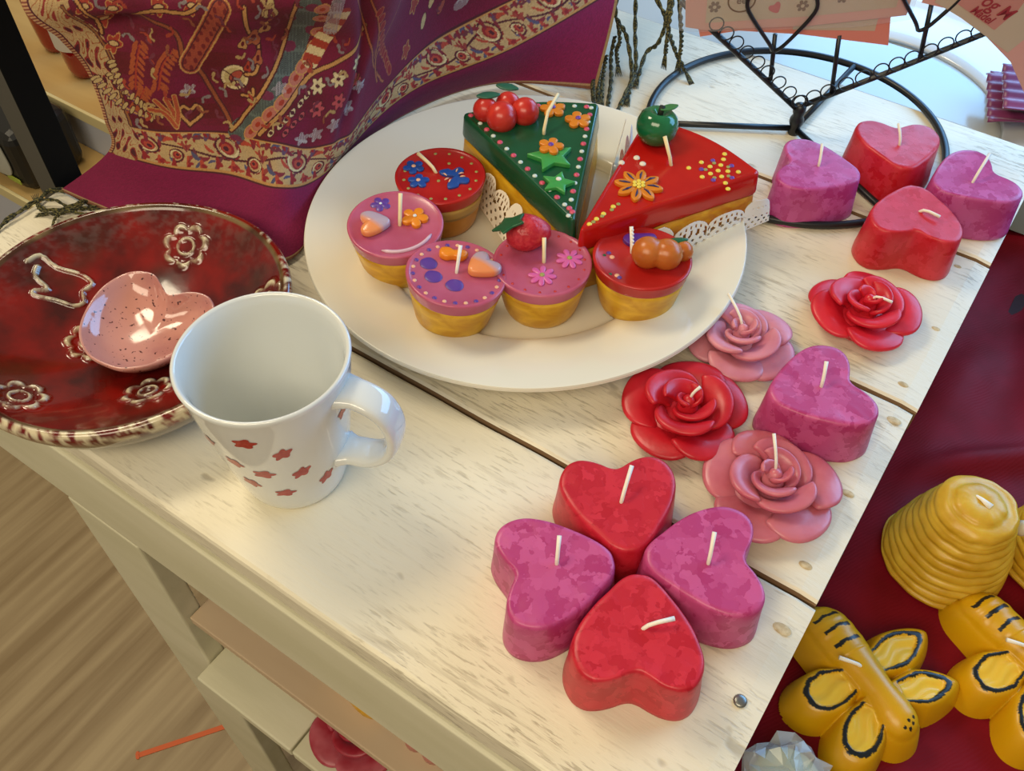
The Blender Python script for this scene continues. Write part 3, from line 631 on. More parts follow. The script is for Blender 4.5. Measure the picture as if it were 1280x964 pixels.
# ------------------------------------------------------------------ mug
MC = (-.2405, .1604)
M_mug = mat('white_glaze', 'dcdfdc', .08, coat=.6)
mug = thing('mug', (*MC, 0), 'white ceramic mug painted with small red flowers', 'mug')
def mugr(z): return .0250 + (.0394 - .025) * (max(z, 0) / .0896) ** .75
pr = [(.0225, .0008), (.0240, 0), (.0250, .0012)] + [(mugr(z), z) for z in np.linspace(.005, .086, 18)] + [(.0395, .0886), (.0388, .0896), (.0378, .0896), (.0370, .0884)] + [(mugr(z) - .0030, z) for z in np.linspace(.084, .014, 14)] + [(.0215, .008), (.018, .0056), (.004, .005)]
mk('mug_body', lathe(pr, 128), M_mug, mug)
def handle():
    ha = math.radians(17); P = smoothpts([(.0345, .0770), (.0450, .0775), (.0560, .0715), (.0605, .0580), (.0575, .0440), (.0480, .0345), (.0370, .0320), (.0310, .0310)], 40); rings = []
    for i, p in enumerate(P):
        a = P[max(0, i - 1)]; b = P[min(len(P) - 1, i + 1)]; t = (b - a) / np.linalg.norm(b - a); n = np.array([t[1], -t[0]])
        e = 1 + .35 * max(0, 1 - i / 5) + .3 * max(0, 1 - (39 - i) / 5); ring = []
        for k in range(20):
            th = 2 * PI * k / 20; cs, sn = math.cos(th), math.sin(th); cs = math.copysign(abs(cs) ** .75, cs); sn = math.copysign(abs(sn) ** .75, sn)
            w = .0082 * e * sn; d = .0030 * e * cs; q = p + n * d
            ring.append((q[0] * math.cos(ha) - w * math.sin(ha), q[0] * math.sin(ha) + w * math.cos(ha), q[1]))
        rings.append(ring)
    return loft(rings)
mk('handle', handle(), M_mug, mug)
M_paintr = mat('red_underglaze', 'a5261f', .12, 'b8443a', 300, lo=.4, hi=.7)
def splat(az, z0, s, rot, sq=.62):
    out = []; n = 40
    for i in range(n):
        a = 2 * PI * i / n; r = s * (.84 + .17 * math.cos(5 * a + rot) + .05 * math.cos(7 * a))
        out.append((r * math.cos(a), r * math.sin(a) * sq))
    rings = [[], [], []]; sl = (mugr(z0 + .002) - mugr(z0 - .002)) / .004
    for k, f in enumerate((1, .6, .2)):
        for x, y in out:
            x2 = (x * math.cos(rot * .5) - y * math.sin(rot * .5)) * f; y2 = (x * math.sin(rot * .5) + y * math.cos(rot * .5)) * f
            zz = z0 + y2; r = mugr(zz) + .00022; th = az + x2 / r
            rings[k].append((r * math.cos(th), r * math.sin(th), zz))
    return loft(rings, False, True)
for az, z0, s, rt in ((-62.2, .0732, .0056, .4), (-40, .062, .0052, 1.3), (-80.7, .0508, .0048, -.6), (-59.3, .0446, .0052, 0), (-30.7, .0414, .0052, 1.2), (-10, .0255, .0050, 1.6), (-49.1, .0243, .0050, .2), (-75.4, .0327, .0048, -1.0), (-98, .062, .005, .8),
                      (14, .066, .0052, 1.9), (60, .05, .0055, .3), (100, .07, .005, 1), (140, .045, .0055, .2), (-130, .055, .005, 0), (180, .06, .005, 1)):
    mk('painted_flower', splat(math.radians(az), z0, s * 1.05, rt, .72), M_paintr, mug)

# ------------------------------------------------------------------ bowl and heart dish
BC = (-.3678, .1719)
def bowl():
    root = thing('bowl', (*BC, 0), 'shallow dark red glazed pottery bowl with stamped flowers', 'bowl')
    nt = 420; inner = lambda r: .0065 + .0295 * (r / .083) ** 2
    rs = np.concatenate([np.linspace(.001, .0825, 150), [.0832, .0845, .0858, .0872, .0884, .0890]])
    zs = [inner(r) for r in rs[:150]] + [.0366, .0374, .0377, .0374, .0363, .0345]
    outer = [(.0885, .0315), (.0865, .0265), (.083, .020), (.076, .012), (.066, .0055), (.056, .0020), (.048, .0005), (.046, 0), (.03, .001), (.002, .001)]
    rs = np.concatenate([rs, [p[0] for p in outer]]); zs = np.concatenate([zs, [p[1] for p in outer]])
    th = np.arange(nt) * 2 * PI / nt; R, TH = np.meshgrid(rs, th, indexing='ij'); Z = np.repeat(np.array(zs)[:, None], nt, 1)
    Rw = R * (1 + .010 * np.cos(2 * (TH - 1.3)) * np.clip(R / .05, 0, 1) - .012 * np.exp(-(((TH + PI) % (2 * PI) - PI + .15) / .5) ** 2) * np.clip(R / .05, 0, 1)); X = Rw * np.cos(TH); Y = Rw * np.sin(TH)
    inside = (np.arange(len(rs)) < 150)[:, None] & np.ones((1, nt), bool)
    rim = ((np.arange(len(rs)) >= 152) & (np.arange(len(rs)) < 157))[:, None] & np.ones((1, nt), bool)
    Z = Z + .0012 * np.sin(2 * TH + 1) * (R / .08)
    ridge = np.zeros_like(X)
    def rg(d, w): return np.exp(-(d / w) ** 2)
    def flower(cx, cy, s, rot, n=7):
        nonlocal ridge
        # tangent-plane coordinates
        ca = math.atan2(cy, cx); dx, dy = X - cx, Y - cy; u = (dx * math.cos(ca) + dy * math.sin(ca)) * 1.12; v = -dx * math.sin(ca) + dy * math.cos(ca)
        r = np.hypot(u, v); a = np.arctan2(v, u) + rot
        edge = s * (.74 + .26 * np.abs(np.cos(a * n / 2)) ** .7)
        ridge = np.maximum(ridge, rg(r - edge, .0019) * (.35 + .65 * np.abs(np.cos(a * n / 2)))); ridge = np.maximum(ridge, rg(r - s * .40, .0009) * .8)
    def poly(pts, w=.0011):
        nonlocal ridge
        P = smoothpts(pts, 40)
        for i in range(39):
            a, b = P[i], P[i + 1]; d = b - a; l2 = d @ d + 1e-12
            t = np.clip(((X - a[0]) * d[0] + (Y - a[1]) * d[1]) / l2, 0, 1)
            ridge = np.maximum(ridge, rg(np.hypot(X - a[0] - t * d[0], Y - a[1] - t * d[1]), w))
    flower(-.0218, .0600, .0125, .3); flower(-.0039, -.0690, .0120, .2); flower(.0387, -.0258, .0120, .5); flower(-.0203, -.0182, .0120, 0); flower(.055, .050, .0115, .5)
    poly([(-.0760, -.0060), (-.0750, .0020), (-.066, .0035), (-.0560, .0100), (-.0480, .0105), (-.0475, .0030), (-.0425, -.0010), (-.0440, -.0065), (-.0520, -.0110), (-.0600, -.0175), (-.0620, -.0150), (-.0590, -.0095), (-.0680, -.0090), (-.0715, -.0040)])
    Z = Z + inside * ridge * .0022; 
    rgb = np.zeros(X.shape + (3,))
    def nz(s, o=0, st=1): return np.array([[noise.fractal(Vector((X[i, j] * s, Y[i, j] * s, Z[i, j] * s * st + o)), 1, 2, 4) for j in range(0, nt)] for i in range(len(rs))])
    n1 = nz(45); n2 = nz(260, 5); n3 = nz(28, 9)
    red = np.array(lin('860d04')[:3]); dark = np.array(lin('420804')[:3]); brown = np.array(lin('42200f')[:3]); cream = np.array(lin('d6cba8')[:3]); grey = np.array(lin('7a726a')[:3])
    k = np.clip(.5 + n1 * .7, 0, 1)[..., None]; rgb = dark * (1 - k) + red * k
    kb = np.clip((n3 - .10) * 2.0, 0, 1)[..., None] * .55; rgb = rgb * (1 - kb) + brown * kb
    # mottled grey veil near the upper wall, back-left side
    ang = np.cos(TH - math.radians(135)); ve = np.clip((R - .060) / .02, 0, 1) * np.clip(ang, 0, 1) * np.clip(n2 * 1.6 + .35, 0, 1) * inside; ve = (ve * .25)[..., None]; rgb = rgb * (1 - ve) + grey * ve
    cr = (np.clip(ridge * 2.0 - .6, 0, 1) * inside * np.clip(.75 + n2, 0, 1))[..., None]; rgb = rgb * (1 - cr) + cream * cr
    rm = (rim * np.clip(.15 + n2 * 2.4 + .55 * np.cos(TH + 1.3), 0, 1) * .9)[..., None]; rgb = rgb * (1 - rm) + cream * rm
    out = (~inside & ~rim); ko = (out * np.clip(.5 + n1 * 1.2, 0, 1))[..., None]; rgb = np.where(out[..., None], brown * (1 - ko) + np.array(lin('7a6440')[:3]) * ko, rgb)
    V = np.stack([X, Y, Z], -1).reshape(-1, 3); n = len(rs)
    I = np.arange(n - 1)[:, None] * nt; J = np.arange(nt)[None]; K = (J + 1) % nt
    F = np.stack([I + J, I + K, I + nt + K, I + nt + J], -1).reshape(-1, 4)
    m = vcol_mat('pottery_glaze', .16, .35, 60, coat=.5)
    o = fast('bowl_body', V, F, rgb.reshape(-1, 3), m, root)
    return root
def fast(name, V, F, rgb, m, parent=None):
    me = bpy.data.meshes.new(name); me.vertices.add(len(V)); me.vertices.foreach_set('co', np.ascontiguousarray(V, dtype=np.float32).ravel())
    me.loops.add(F.size); me.loops.foreach_set('vertex_index', F.astype(np.int32).ravel()); me.polygons.add(len(F))
    me.polygons.foreach_set('loop_start', np.arange(0, F.size, 4, dtype=np.int32)); me.polygons.foreach_set('use_smooth', np.ones(len(F), bool))
    me.update(calc_edges=True); me.validate()
    if rgb is not None:
        at = me.color_attributes.new('Col', 'FLOAT_COLOR', 'POINT'); c = np.ones((len(V), 4), np.float32); c[:, :3] = rgb; at.data.foreach_set('color', c.ravel())
    me.materials.append(m); o = bpy.data.objects.new(name, me); COL.objects.link(o)
    if parent: o.parent = parent
    return o
bowl()
def heart_dish():
    # tip towards the front-left, notch towards the back-right; leans in the bowl
    out = smoothpts([(0, -.0355), (.012, -.0335), (.024, -.024), (.0325, -.008), (.0350, .008), (.0310, .0215), (.0215, .0290), (.011, .0275), (.003, .0215), (-.001, .0205), (-.008, .0245), (-.018, .0290), (-.0305, .0235), (-.0355, .009), (-.0335, -.008), (-.025, -.024), (-.012, -.0335)], 120, True)
    R = []
    c = np.array([0, -.002]); D = out - c
    for s, z in ((.50, 0), (.62, .0006), (.80, .0045), (.93, .0105), (1.0, .0150), (1.003, .0166), (.985, .0174), (.955, .0166), (.90, .0135), (.78, .0085), (.62, .0055), (.45, .0042), (.25, .0036), (.08, .0034)):
        R.append([(p[0], p[1], z + .0006 * noise.noise(Vector((p[0] * 60, p[1] * 60, 1)))) for p in c + D * s])
    root = thing('heart_dish', (-.3615, .1765, .0105), 'small pink speckled heart-shaped dish lying inside the dark red bowl', 'dish')
    m = mat('speckled_pink_glaze', 'c98d80', .12, 'a86a6c', 38, lo=.45, hi=.8, coat=.5, detail=6)
    N = m.node_tree.nodes; Lk = m.node_tree.links; tc = N.new('ShaderNodeTexCoord'); t = N.new('ShaderNodeTexNoise'); t.inputs['Scale'].default_value = 420; t.inputs['Detail'].default_value = 1
    Lk.new(tc.outputs['Object'], t.inputs['Vector']); rp = N.new('ShaderNodeValToRGB'); rp.color_ramp.elements[0].position = .66; rp.color_ramp.elements[1].position = .71; Lk.new(t.outputs['Fac'], rp.inputs['Fac'])
    b = N['Principled BSDF']; src = b.inputs['Base Color'].links[0].from_socket; mx = N.new('ShaderNodeMix'); mx.data_type = 'RGBA'; Lk.new(rp.outputs[0], mx.inputs[0]); Lk.new(src, mx.inputs[6]); mx.inputs[7].default_value = lin('5a3434'); Lk.new(mx.outputs[2], b.inputs['Base Color'])
    mk('dish_body', loft(R), m, root); root.rotation_euler = (math.radians(2), math.radians(3), math.radians(9)); root.scale = (.99, .99, 1.0)
heart_dish()

# ------------------------------------------------------------------ card stand
HUB = Vector((-.1463, .5797, 0)); HV = Vector((.8267, .5626, 0)); NR = Vector((.5626, -.8267, 0))
M_iron = mat('black_iron', '14171a', .38, spec=.5)
rack = thing('card_stand', HUB, 'black wire card stand with round base ring and rows of small loops', 'stand')
def rk(a, z, off=0): return HV * a + Vector((0, 0, z)) + NR * off
mk('base_ring', tube([(.1046 * math.cos(t), .1046 * math.sin(t), .0032) for t in np.arange(0, 2 * PI, 2 * PI / 120)], .0026, 10, closed=True), M_iron, rack)
for a in (math.radians(-149.4), math.radians(87), math.radians(-31)):
    mk('spoke', tube([(.004 * math.cos(a), .004 * math.sin(a), .0040), (.1030 * math.cos(a), .1030 * math.sin(a), .0034)], .0022, 10), M_iron, rack)
mk('hub', lathe([(.0040, 0), (.0046, .002), (.0038, .006), (.0050, .009), (.0050, .012), (.0036, .015), (.0046, .018), (.0040, .023), (.0015, .0245)], 20), M_iron, rack)
armL = [rk(-.003, .0205), rk(-.036, .0485), rk(-.0692, .0764), rk(-.095, .098)]
armR = [rk(-.003, .0205), rk(.055, .0500), rk(.1124, .0804), rk(.155, .104)]
for A_ in (armL, armR): mk('arm', tube([tuple(p) for p in A_], .0020, 10), M_iron, rack)
def loops(A_, n, r, t0, t1):
    P = smoothpts([tuple(p) for p in A_], 200); Lc = np.linspace(t0, t1, n)
    for t in Lc:
        p = Vector(P[int(t * 199)]); q = Vector(P[min(199, int(t * 199) + 3)]); d = (q - p).normalized(); nn = Vector((0, 0, 1)) - d * d.z; nn.normalize(); ce = p + nn * (r + .0006)
        mk('wire_loop', tube([tuple(ce + d * r * math.cos(a) + nn * r * math.sin(a) + NR * .0022) for a in np.arange(0, 2 * PI, PI / 12)], .00048, 6, closed=True), M_iron, rack)
loops(armR, 18, .0049, .04, .93); loops(armL, 9, .0046, .06, .72)
for p, q in (((-.0259, .0426), (-.0303, .0761)), ((.0189, .0315), (.0120, .0760)), ((.0709, .0585), (.0650, .0976))):
    mk('upright', tube([tuple(rk(*p)), tuple(rk(*q))], .0016, 8), M_iron, rack)
for (a, z) in ((-.0286, .0650), (.0630, .0800)):
    P = smoothpts([rk(a - .0250, z + .040, .0045), rk(a - .0240, z + .030, .0045), rk(a - .006, z + .0075, .004), rk(a, z, .001), rk(a + .006, z + .0075, .004), rk(a + .0190, z + .029, .0045), rk(a + .0170, z + .040, .0045)], 30)
    mk('card_clip', tube([tuple(p) for p in P], .0013, 8), M_iron, rack)

# ------------------------------------------------------------------ cards on the stand
def card(corners, off, m, name, label, th=.0005):
    P = [HUB + rk(a, z, off) for a, z in corners]; c = sum(P, Vector()) / len(P)
    root = thing(name, c, label, 'card')
    n = len(P); V = [tuple(p - c) for p in P] + [tuple(p - c - NR * th) for p in P]
    F = [tuple(range(n)), tuple(range(2 * n - 1, n - 1, -1))] + [(i, (i + 1) % n, n + (i + 1) % n, n + i) for i in range(n)]
    mk('card_sheet', (V, F), m, root, smooth=False); return root, c
def patch(root, c, corners, off, m, name):
    P = [HUB + rk(a, z, off) - c for a, z in corners]; n = len(P); V = [tuple(p) for p in P] + [tuple(p - NR * .0001) for p in P]
    return mk(name, (V, [tuple(range(n)), tuple(range(2 * n - 1, n - 1, -1))] + [(i, (i + 1) % n, n + (i + 1) % n, n + i) for i in range(n)]), m, root, smooth=False)
C_sal = mat('salmon_card', 'dd8a78', .6); C_beige = mat('beige_print', 'c2b39a', .6); C_pink = mat('pale_pink_card', 'd8a497', .55); C_film = mat('clear_sleeve', 'd8dcdc', .15, alpha=.12)
C_br = mat('brown_ink', '6d5238', .6); C_rd = mat('red_ink', 'c2555a', .6); C_rd2 = mat('dark_red_ink', '9c3038', .6); C_panel = mat('rose_print', 'c4887c', .6)
r1, c1 = card([(-.0795, .0746), (-.055, .0790), (-.0141, .0767), (.0462, .0692), (.0413, .0893), (.036, .125), (-.100, .130)], .0008, C_sal, 'greeting_card', 'salmon-pink card at the back of the left bundle on the wire stand')
patch(r1, c1, [(-.020, .080), (.034, .0795), (.0335, .088), (-.020, .092)], .0010, C_beige, 'printed_panel')
r2, c2 = card([(-.0905, .0820), (-.0780, .0800), (-.010, .0835), (.0506, .0910), (.048, .135), (-.098, .135)], .0022, C_pink, 'greeting_card', 'pale pink card with beige motif panel at the front of the left bundle')
patch(r2, c2, [(-.0780, .0850), (-.012, .0900), (.0420, .0965), (.040, .130), (-.082, .130)], .0024, C_beige, 'printed_panel')
patch(r2, c2, [(-.0945, .0800), (-.0850, .0790), (.020, .0830), (.0535, .0885), (.0525, .135), (-.102, .135)], .0030, C_film, 'clear_sleeve')
def ink(root, c, outl, a, z, off, m, name):
    P = [HUB + rk(a + x, z + y, off) - c for x, y in outl]; n = len(P); cc = sum(P, Vector()) / n
    V = [tuple(p) for p in P] + [tuple(cc)]; mk(name, (V, [(i, (i + 1) % n, n) for i in range(n)]), m, root, smooth=False)
for a, z in ((-.0740, .0960), (-.0180, .0972), (.0060, .1030)):
    ink(r2, c2, flower_out(6, .0040, .5), a, z, .0026, C_br, 'printed_flower'); ink(r2, c2, flower_out(6, .0012, .9), a, z, .0028, C_beige, 'flower_eye')
for a, z, s, rt in ((-.0350, .0955, .14, .6), (.0210, .1050, .14, -.3)):
    ink(r2, c2, [(x * s * math.cos(rt) - y * s * math.sin(rt), x * s * math.sin(rt) + y * s * math.cos(rt)) for x, y in HEART], a, z, .0026, C_rd, 'printed_heart')
mk('printed_emblem', tube([tuple(HUB + rk(-.0575 + .0085 * math.cos(t), .1005 + .0075 * math.sin(t), .0026) - c2) for t in np.arange(0, 2 * PI, PI / 20)], .0005, 6, closed=True), C_br, r2)
def text(s, size, a, z, off, rot, m, root, c, shear=.3, name='lettering'):
    cu = bpy.data.curves.new(name, 'FONT'); cu.body = s; cu.size = size; cu.shear = shear; cu.extrude = .00005; cu.align_x = 'CENTER'; cu.offset = .00012
    o = bpy.data.objects.new(name, cu); COL.objects.link(o); bpy.context.view_layer.update()
    me = bpy.data.meshes.new_from_object(o); bpy.data.objects.remove(o)
    o = bpy.data.objects.new(name, me); me.materials.clear(); me.materials.append(m); COL.objects.link(o); o.parent = root
    Rm = Matrix((HV, Vector((0, 0, 1)), NR)).transposed().to_4x4() @ Matrix.Rotation(rot, 4, 'Z')
    o.matrix_local = Matrix.Translation(HUB + rk(a, z, off) - c) @ Rm; return o
text('ee', .0065, -.0575, .0985, .0028, .1, C_br, r2, c2, 0)
r3, c3 = card([(.0560, .1010), (.0720, .0975), (.0985, .0840), (.1300, .0600), (.150, .036), (.210, .060), (.190, .130), (.060, .130)], .0050, C_pink, 'greeting_card', 'salmon card with a red script print hanging on the right arm of the wire stand')
patch(r3, c3, [(.0640, .1015), (.0840, .0915), (.1250, .0670), (.140, .088), (.150, .130), (.070, .130)], .0052, C_beige, 'printed_panel')
patch(r3, c3, [(.0780, .1010), (.1095, .0830), (.1190, .0965), (.128, .128), (.090, .130)], .0054, C_panel, 'printed_label')
text('og M', .0120, .1030, .0955, .0058, -.50, C_rd2, r3, c3)
text('Mädel', .0075, .0960, .0915, .0058, -.50, C_rd2, r3, c3)

# ------------------------------------------------------------------ beeswax candles on the lower cloth
M_wax = mat('beeswax', 'c2941a', .36, 'dbb236', 70, lo=.3, hi=.7, sss=.3, bump=.25, bscale=200)
def hive(c, label, bees=False, rz=0):
    root = thing('beehive_candle', (c[0], c[1], -.0895), label, 'candle', None, rz); pr = []; n = 11
    for i in range(n * 8 + 1):
        t = i / (n * 8); a = t * n
        if t < .80: R = .0336 - .0125 * (t / .8) ** 1.5; z = t / .8 * .050
        else:
            k = (t - .8) / .2 * PI / 2; R = .0207 * math.cos(k) + .0008; z = .050 + .0115 * math.sin(k)
        b = abs(math.sin(a * PI)) ** .7 * .0016
        pr.append((R + b * (1 if t < .8 else math.cos((t - .8) / .2 * PI / 2)), z + (b if t >= .8 else 0)))
    def wob(r, z, a):
        q = noise.noise(Vector((math.cos(a) * 3, math.sin(a) * 3, z * 220))) * .0009
        return r + q * (r > .004), z + .0012 * math.sin(a + 1) * (z > .004) * (z < .058)
    mk('wax_body', lathe(pr, 96, wob=wob), M_wax, root)
    mk('wick', tube([(-.006, .003, .0615), (-.001, .001, .0628), (.005, -.001, .0622)], [.0006, .0012, .0024], 8, flat=.6), WICK, root)
    if bees:
        for dz, da in ((.034, 0), (.020, -.35)):
            a = -2.45 + da; R = .029
            mk('bee_relief', move(ball(.0045, 12, 8, 1.5), (R * math.cos(a), R * math.sin(a), dz)), mat('dark_brown_paint', '2a170c', .6), root)
    return root
h1 = hive((.0620, .3650), 'whole yellow beeswax candle shaped like a coiled beehive')
mk('wax_tag', move(ball(.0042, 10, 6, 1.3), (.0262, .0110, .044)), mat('pale_tag', 'cfc4b0', .5), h1)
hive((.1200, .4040), 'yellow beehive candle cut off by the right edge of the photo, with a dark bee', True)
def bee(c, ang, label, seed=0):
    root = thing('bee_candle', (c[0], c[1], -.0895), label, 'candle', None, ang)
    n = 230; L_ = .050; xs = np.linspace(-L_, L_, n); X, Y = np.meshgrid(xs, xs, indexing='xy')  # +x = head
    sm = lambda t: np.clip(t, 0, 1)
    w = np.interp(X, [-.039, -.029, -.016, 0, .012, .023, .032, .038], [.0085, .0118, .0122, .0095, .0088, .0098, .0090, .0060])
    eL, eR = sm((X + .0420) / .012), sm((.0370 - X) / .011); w = np.maximum(w * np.sqrt(1 - (1 - eL) ** 2) * np.sqrt(1 - (1 - eR) ** 2), 1e-5)
    wf = np.interp(X, [-.039, -.029, -.016, 0, .012, .023, .037], [.0115, .0120, .0122, .0095, .0088, .0100, .0100]); ee = (np.abs(Y) / wf) ** 2.2 + np.clip((X - .026) / .011, 0, 9) ** 2.2 + np.clip((-.030 - X) / .012, 0, 9) ** 2.2; d = (1 - ee ** (1 / 2.2)) * .0105
    hb = np.interp(X, [-.043, -.030, -.012, .004, .022, .034, .043], [.017, .0235, .0260, .0265, .0265, .0250, .0190]); rr = np.clip(1 - d / .0105, 0, 1)
    rib = .0010 * np.maximum(0, np.sin((X + .044) / .0078 * PI)) ** 2 * (X < -.010)
    drape = lambda d, top: np.where(d > -.0058, (top + .003) * (1 - sm(-d / .0058) ** 1.6) - .003, -1)
    body = np.where(d > 0, (hb + rib) * (.66 + .34 * np.sqrt(np.clip(1 - rr * rr, 0, 1))), drape(d, hb * .66))
    Hh = body.copy(); black = np.zeros_like(X, bool); lite = np.zeros_like(X, bool)
    wob = np.array([[noise.noise(Vector((x * 260, y * 260, seed))) for x in xs[::3]] for y in xs[::3]]).repeat(3, 0).repeat(3, 1)[:n, :n]
    if wob.shape != X.shape: wob = np.resize(wob, X.shape)
    for xx in (-.0335, -.0255, -.0170): black |= (np.abs(X - xx - .12 * np.abs(Y) + wob * .0010) < .0011) & (np.abs(Y) < .0080)
    for (x0, y0, x1, y1, wd, pt) in ((-.0010, .0070, -.0045, .0435, .0095, 1.5), (.0160, .0080, .0235, .0400, .0090, 1.5), (.0005, -.0090, -.0010, -.0365, .0105, 3.2), (.0165, -.0070, .0320, -.0335, .0098, 3.2)):
        ln = math.hypot(x1 - x0, y1 - y0); ca, sa = (x1 - x0) / ln, (y1 - y0) / ln; U = (X - x0) * ca + (Y - y0) * sa; Vv = -(X - x0) * sa + (Y - y0) * ca; t = U / ln
        p_ = 2.3 if pt > 2 else 1.55; hw_ = wd * np.clip(.62 + t * .95, .4, 1); ee = (np.abs(Vv) / hw_) ** p_ + np.clip((U - .45 * ln) / (.55 * ln), 0, 9) ** p_
        dd = (1 - ee ** (1 / p_)) * wd; dd = np.where(U < -.004, -1, dd)
        top = .0205 - .0030 * sm(t); inr = (dd > .0028) & (t > .08)
        tt = np.where(inr, top - .0016 + .0008 * np.sin(Vv * 700 + 1.3 * np.sin(U * 260)), top - np.clip(.0012 - dd, 0, .0012) ** 2 * 500)
        hw = np.where(dd > 0, tt, drape(dd, .0198 - .0030 * sm(t))); hw = np.where(U < -.004, -1, hw)
        edge = (dd + wob * .0008 > .0006) & (dd + wob * .0008 < .0026) & (t > .05) & (hw > body)
        Hh = np.maximum(Hh, hw); black |= edge; lite |= inr & (hw > body) & (dd > .0026)
    for (ex, ey) in ((.0325, .0025), (.0340, .0), (.0325, -.0025), (.0300, .0045), (.0305, .0008)): black |= np.hypot(X - ex, Y - ey) < .0009
    on = Hh > -.5; Hs = np.where(on, Hh, -.003)
    for _ in range(2): Hs = (Hs * 4 + np.roll(Hs, 1, 0) + np.roll(Hs, -1, 0) + np.roll(Hs, 1, 1) + np.roll(Hs, -1, 1)) / 8
    yb, xb = np.nonzero(on); Hs = np.where(on, Hs, -.003); idx = -np.ones(X.shape, int); idx[yb, xb] = np.arange(len(yb)); V = np.stack([X[yb, xb], Y[yb, xb], Hs[yb, xb]], 1)
    a = idx[:-1, :-1]; b = idx[:-1, 1:]; c_ = idx[1:, 1:]; d_ = idx[1:, :-1]; g_ = (a >= 0) & (b >= 0) & (c_ >= 0) & (d_ >= 0)
    F = np.stack([a[g_], b[g_], c_[g_], d_[g_]], 1)
    yel = np.array(lin('d09c0a')[:3]); ye2 = np.array(lin('e6bd3a')[:3]); blk = np.array(lin('141818')[:3])
    rgb = np.where(black[..., None], blk, np.where(lite[..., None], ye2, yel))[yb, xb]
    fast('wax_body', V, F, rgb, vcol_mat('bee_wax', .33, .2, 160, sss=.2), root)
    wick(root, (-.0010, -.002, .0255), (-.0095, -.0125, .0295), .0010, WICK, .0003)
    return root
bee((.0480, .2620), math.atan2(.2440 - .2836, .0809 - .0135), 'yellow bee-shaped candle with black stripes, right beside the table edge', 1)
bee((.1165, .3215), math.atan2(.2440 - .2836, .0809 - .0135) + .05, 'yellow bee-shaped candle cut off by the right edge of the photo', 2)
def wrapped():
    root = thing('wrapped_sweet', (.0380, .1900, -.0895), 'clear crumpled plastic wrapper with a pale filling at the bottom edge', 'package')
    rn = random.Random(4); V, F = lathe([(.018 * math.sin(PI * i / 9), .010 - .010 * math.cos(PI * i / 9)) for i in range(1, 9)], 22)
    mk('filling', (V, F), mat('pale_sweet', 'a9b59a', .4, 'd9cf9a', 90, sss=.2), root)
    V2 = [(x * (1.15 + rn.uniform(-.15, .25)), y * (1.15 + rn.uniform(-.15, .25)), max(.0006, z * 1.25 + rn.uniform(-.002, .005))) for x, y, z in V]
    mk('film', (V2, F), mat('clear_film', 'dfe6e8', .08, alpha=.35, spec=.8), root, smooth=False)
    mk('stick', tube([(.010, .002, .012), (.024, .012, .022)], .0018, 10), mat('blue_plastic', '2f6fb0', .3), root)
wrapped()

# ------------------------------------------------------------------ shawl
G = np.array([[[-0.5214, 0.2361, 0.003], [-0.4887, 0.2388, 0.003], [-0.4352, 0.2452, 0.003], [-0.3799, 0.2606, 0.003], [-0.3488, 0.2793, 0.003], [-0.3854, 0.3705, 0.003], [-0.3854, 0.4398, 0.003], [-0.3553, 0.505, 0.003], [-0.2893, 0.5418, 0.003]], [[-0.4716, 0.2518, 0.045], [-0.4403, 0.2631, 0.04], [-0.4031, 0.2824, 0.038], [-0.3736, 0.2944, 0.033], [-0.3678, 0.3201, 0.024], [-0.3765, 0.3668, 0.02], [-0.3725, 0.435, 0.03], [-0.3372, 0.4995, 0.04], [-0.3008, 0.5856, 0.06]], [[-0.4705, 0.2581, 0.065], [-0.4498, 0.2728, 0.058], [-0.4154, 0.2999, 0.055], [-0.3881, 0.3143, 0.05], [-0.3715, 0.3377, 0.04], [-0.3749, 0.3762, 0.036], [-0.3787, 0.4338, 0.05], [-0.3605, 0.4935, 0.062], [-0.3132, 0.5806, 0.085]], [[-0.4778, 0.2623, 0.09], [-0.4536, 0.2792, 0.082], [-0.4211, 0.3056, 0.08], [-0.3918, 0.3251, 0.075], [-0.3734, 0.3567, 0.065], [-0.3702, 0.3919, 0.065], [-0.3787, 0.4378, 0.08], [-0.3615, 0.4867, 0.092], [-0.3295, 0.5766, 0.11]], [[-0.4815, 0.2553, 0.115], [-0.4563, 0.2836, 0.11], [-0.4204, 0.3086, 0.11], [-0.3951, 0.3368, 0.105], [-0.3731, 0.367, 0.098], [-0.3607, 0.3939, 0.1], [-0.3683, 0.4327, 0.112], [-0.3584, 0.4795, 0.122], [-0.3412, 0.5719, 0.135]], [[-0.4931, 0.2493, 0.14], [-0.4555, 0.2809, 0.14], [-0.416, 0.3085, 0.14], [-0.3818, 0.3324, 0.14], [-0.354, 0.3573, 0.14], [-0.3486, 0.3892, 0.14], [-0.3594, 0.4294, 0.145], [-0.3528, 0.4731, 0.15], [-0.3482, 0.5656, 0.16]], [[-0.5231, 0.3093, 0.16], [-0.4855, 0.3409, 0.16], [-0.446, 0.3685, 0.16], [-0.4118, 0.3924, 0.16], [-0.384, 0.4173, 0.16], [-0.3786, 0.4492, 0.16], [-0.3894, 0.4894, 0.165], [-0.3828, 0.5331, 0.17], [-0.3782, 0.6256, 0.18]], [[-0.5531, 0.3893, 0.14], [-0.5155, 0.4209, 0.14], [-0.476, 0.4485, 0.14], [-0.4418, 0.4724, 0.14], [-0.414, 0.4973, 0.14], [-0.4086, 0.5292, 0.14], [-0.4194, 0.5694, 0.145], [-0.4128, 0.6131, 0.15], [-0.4082, 0.7056, 0.16]]])
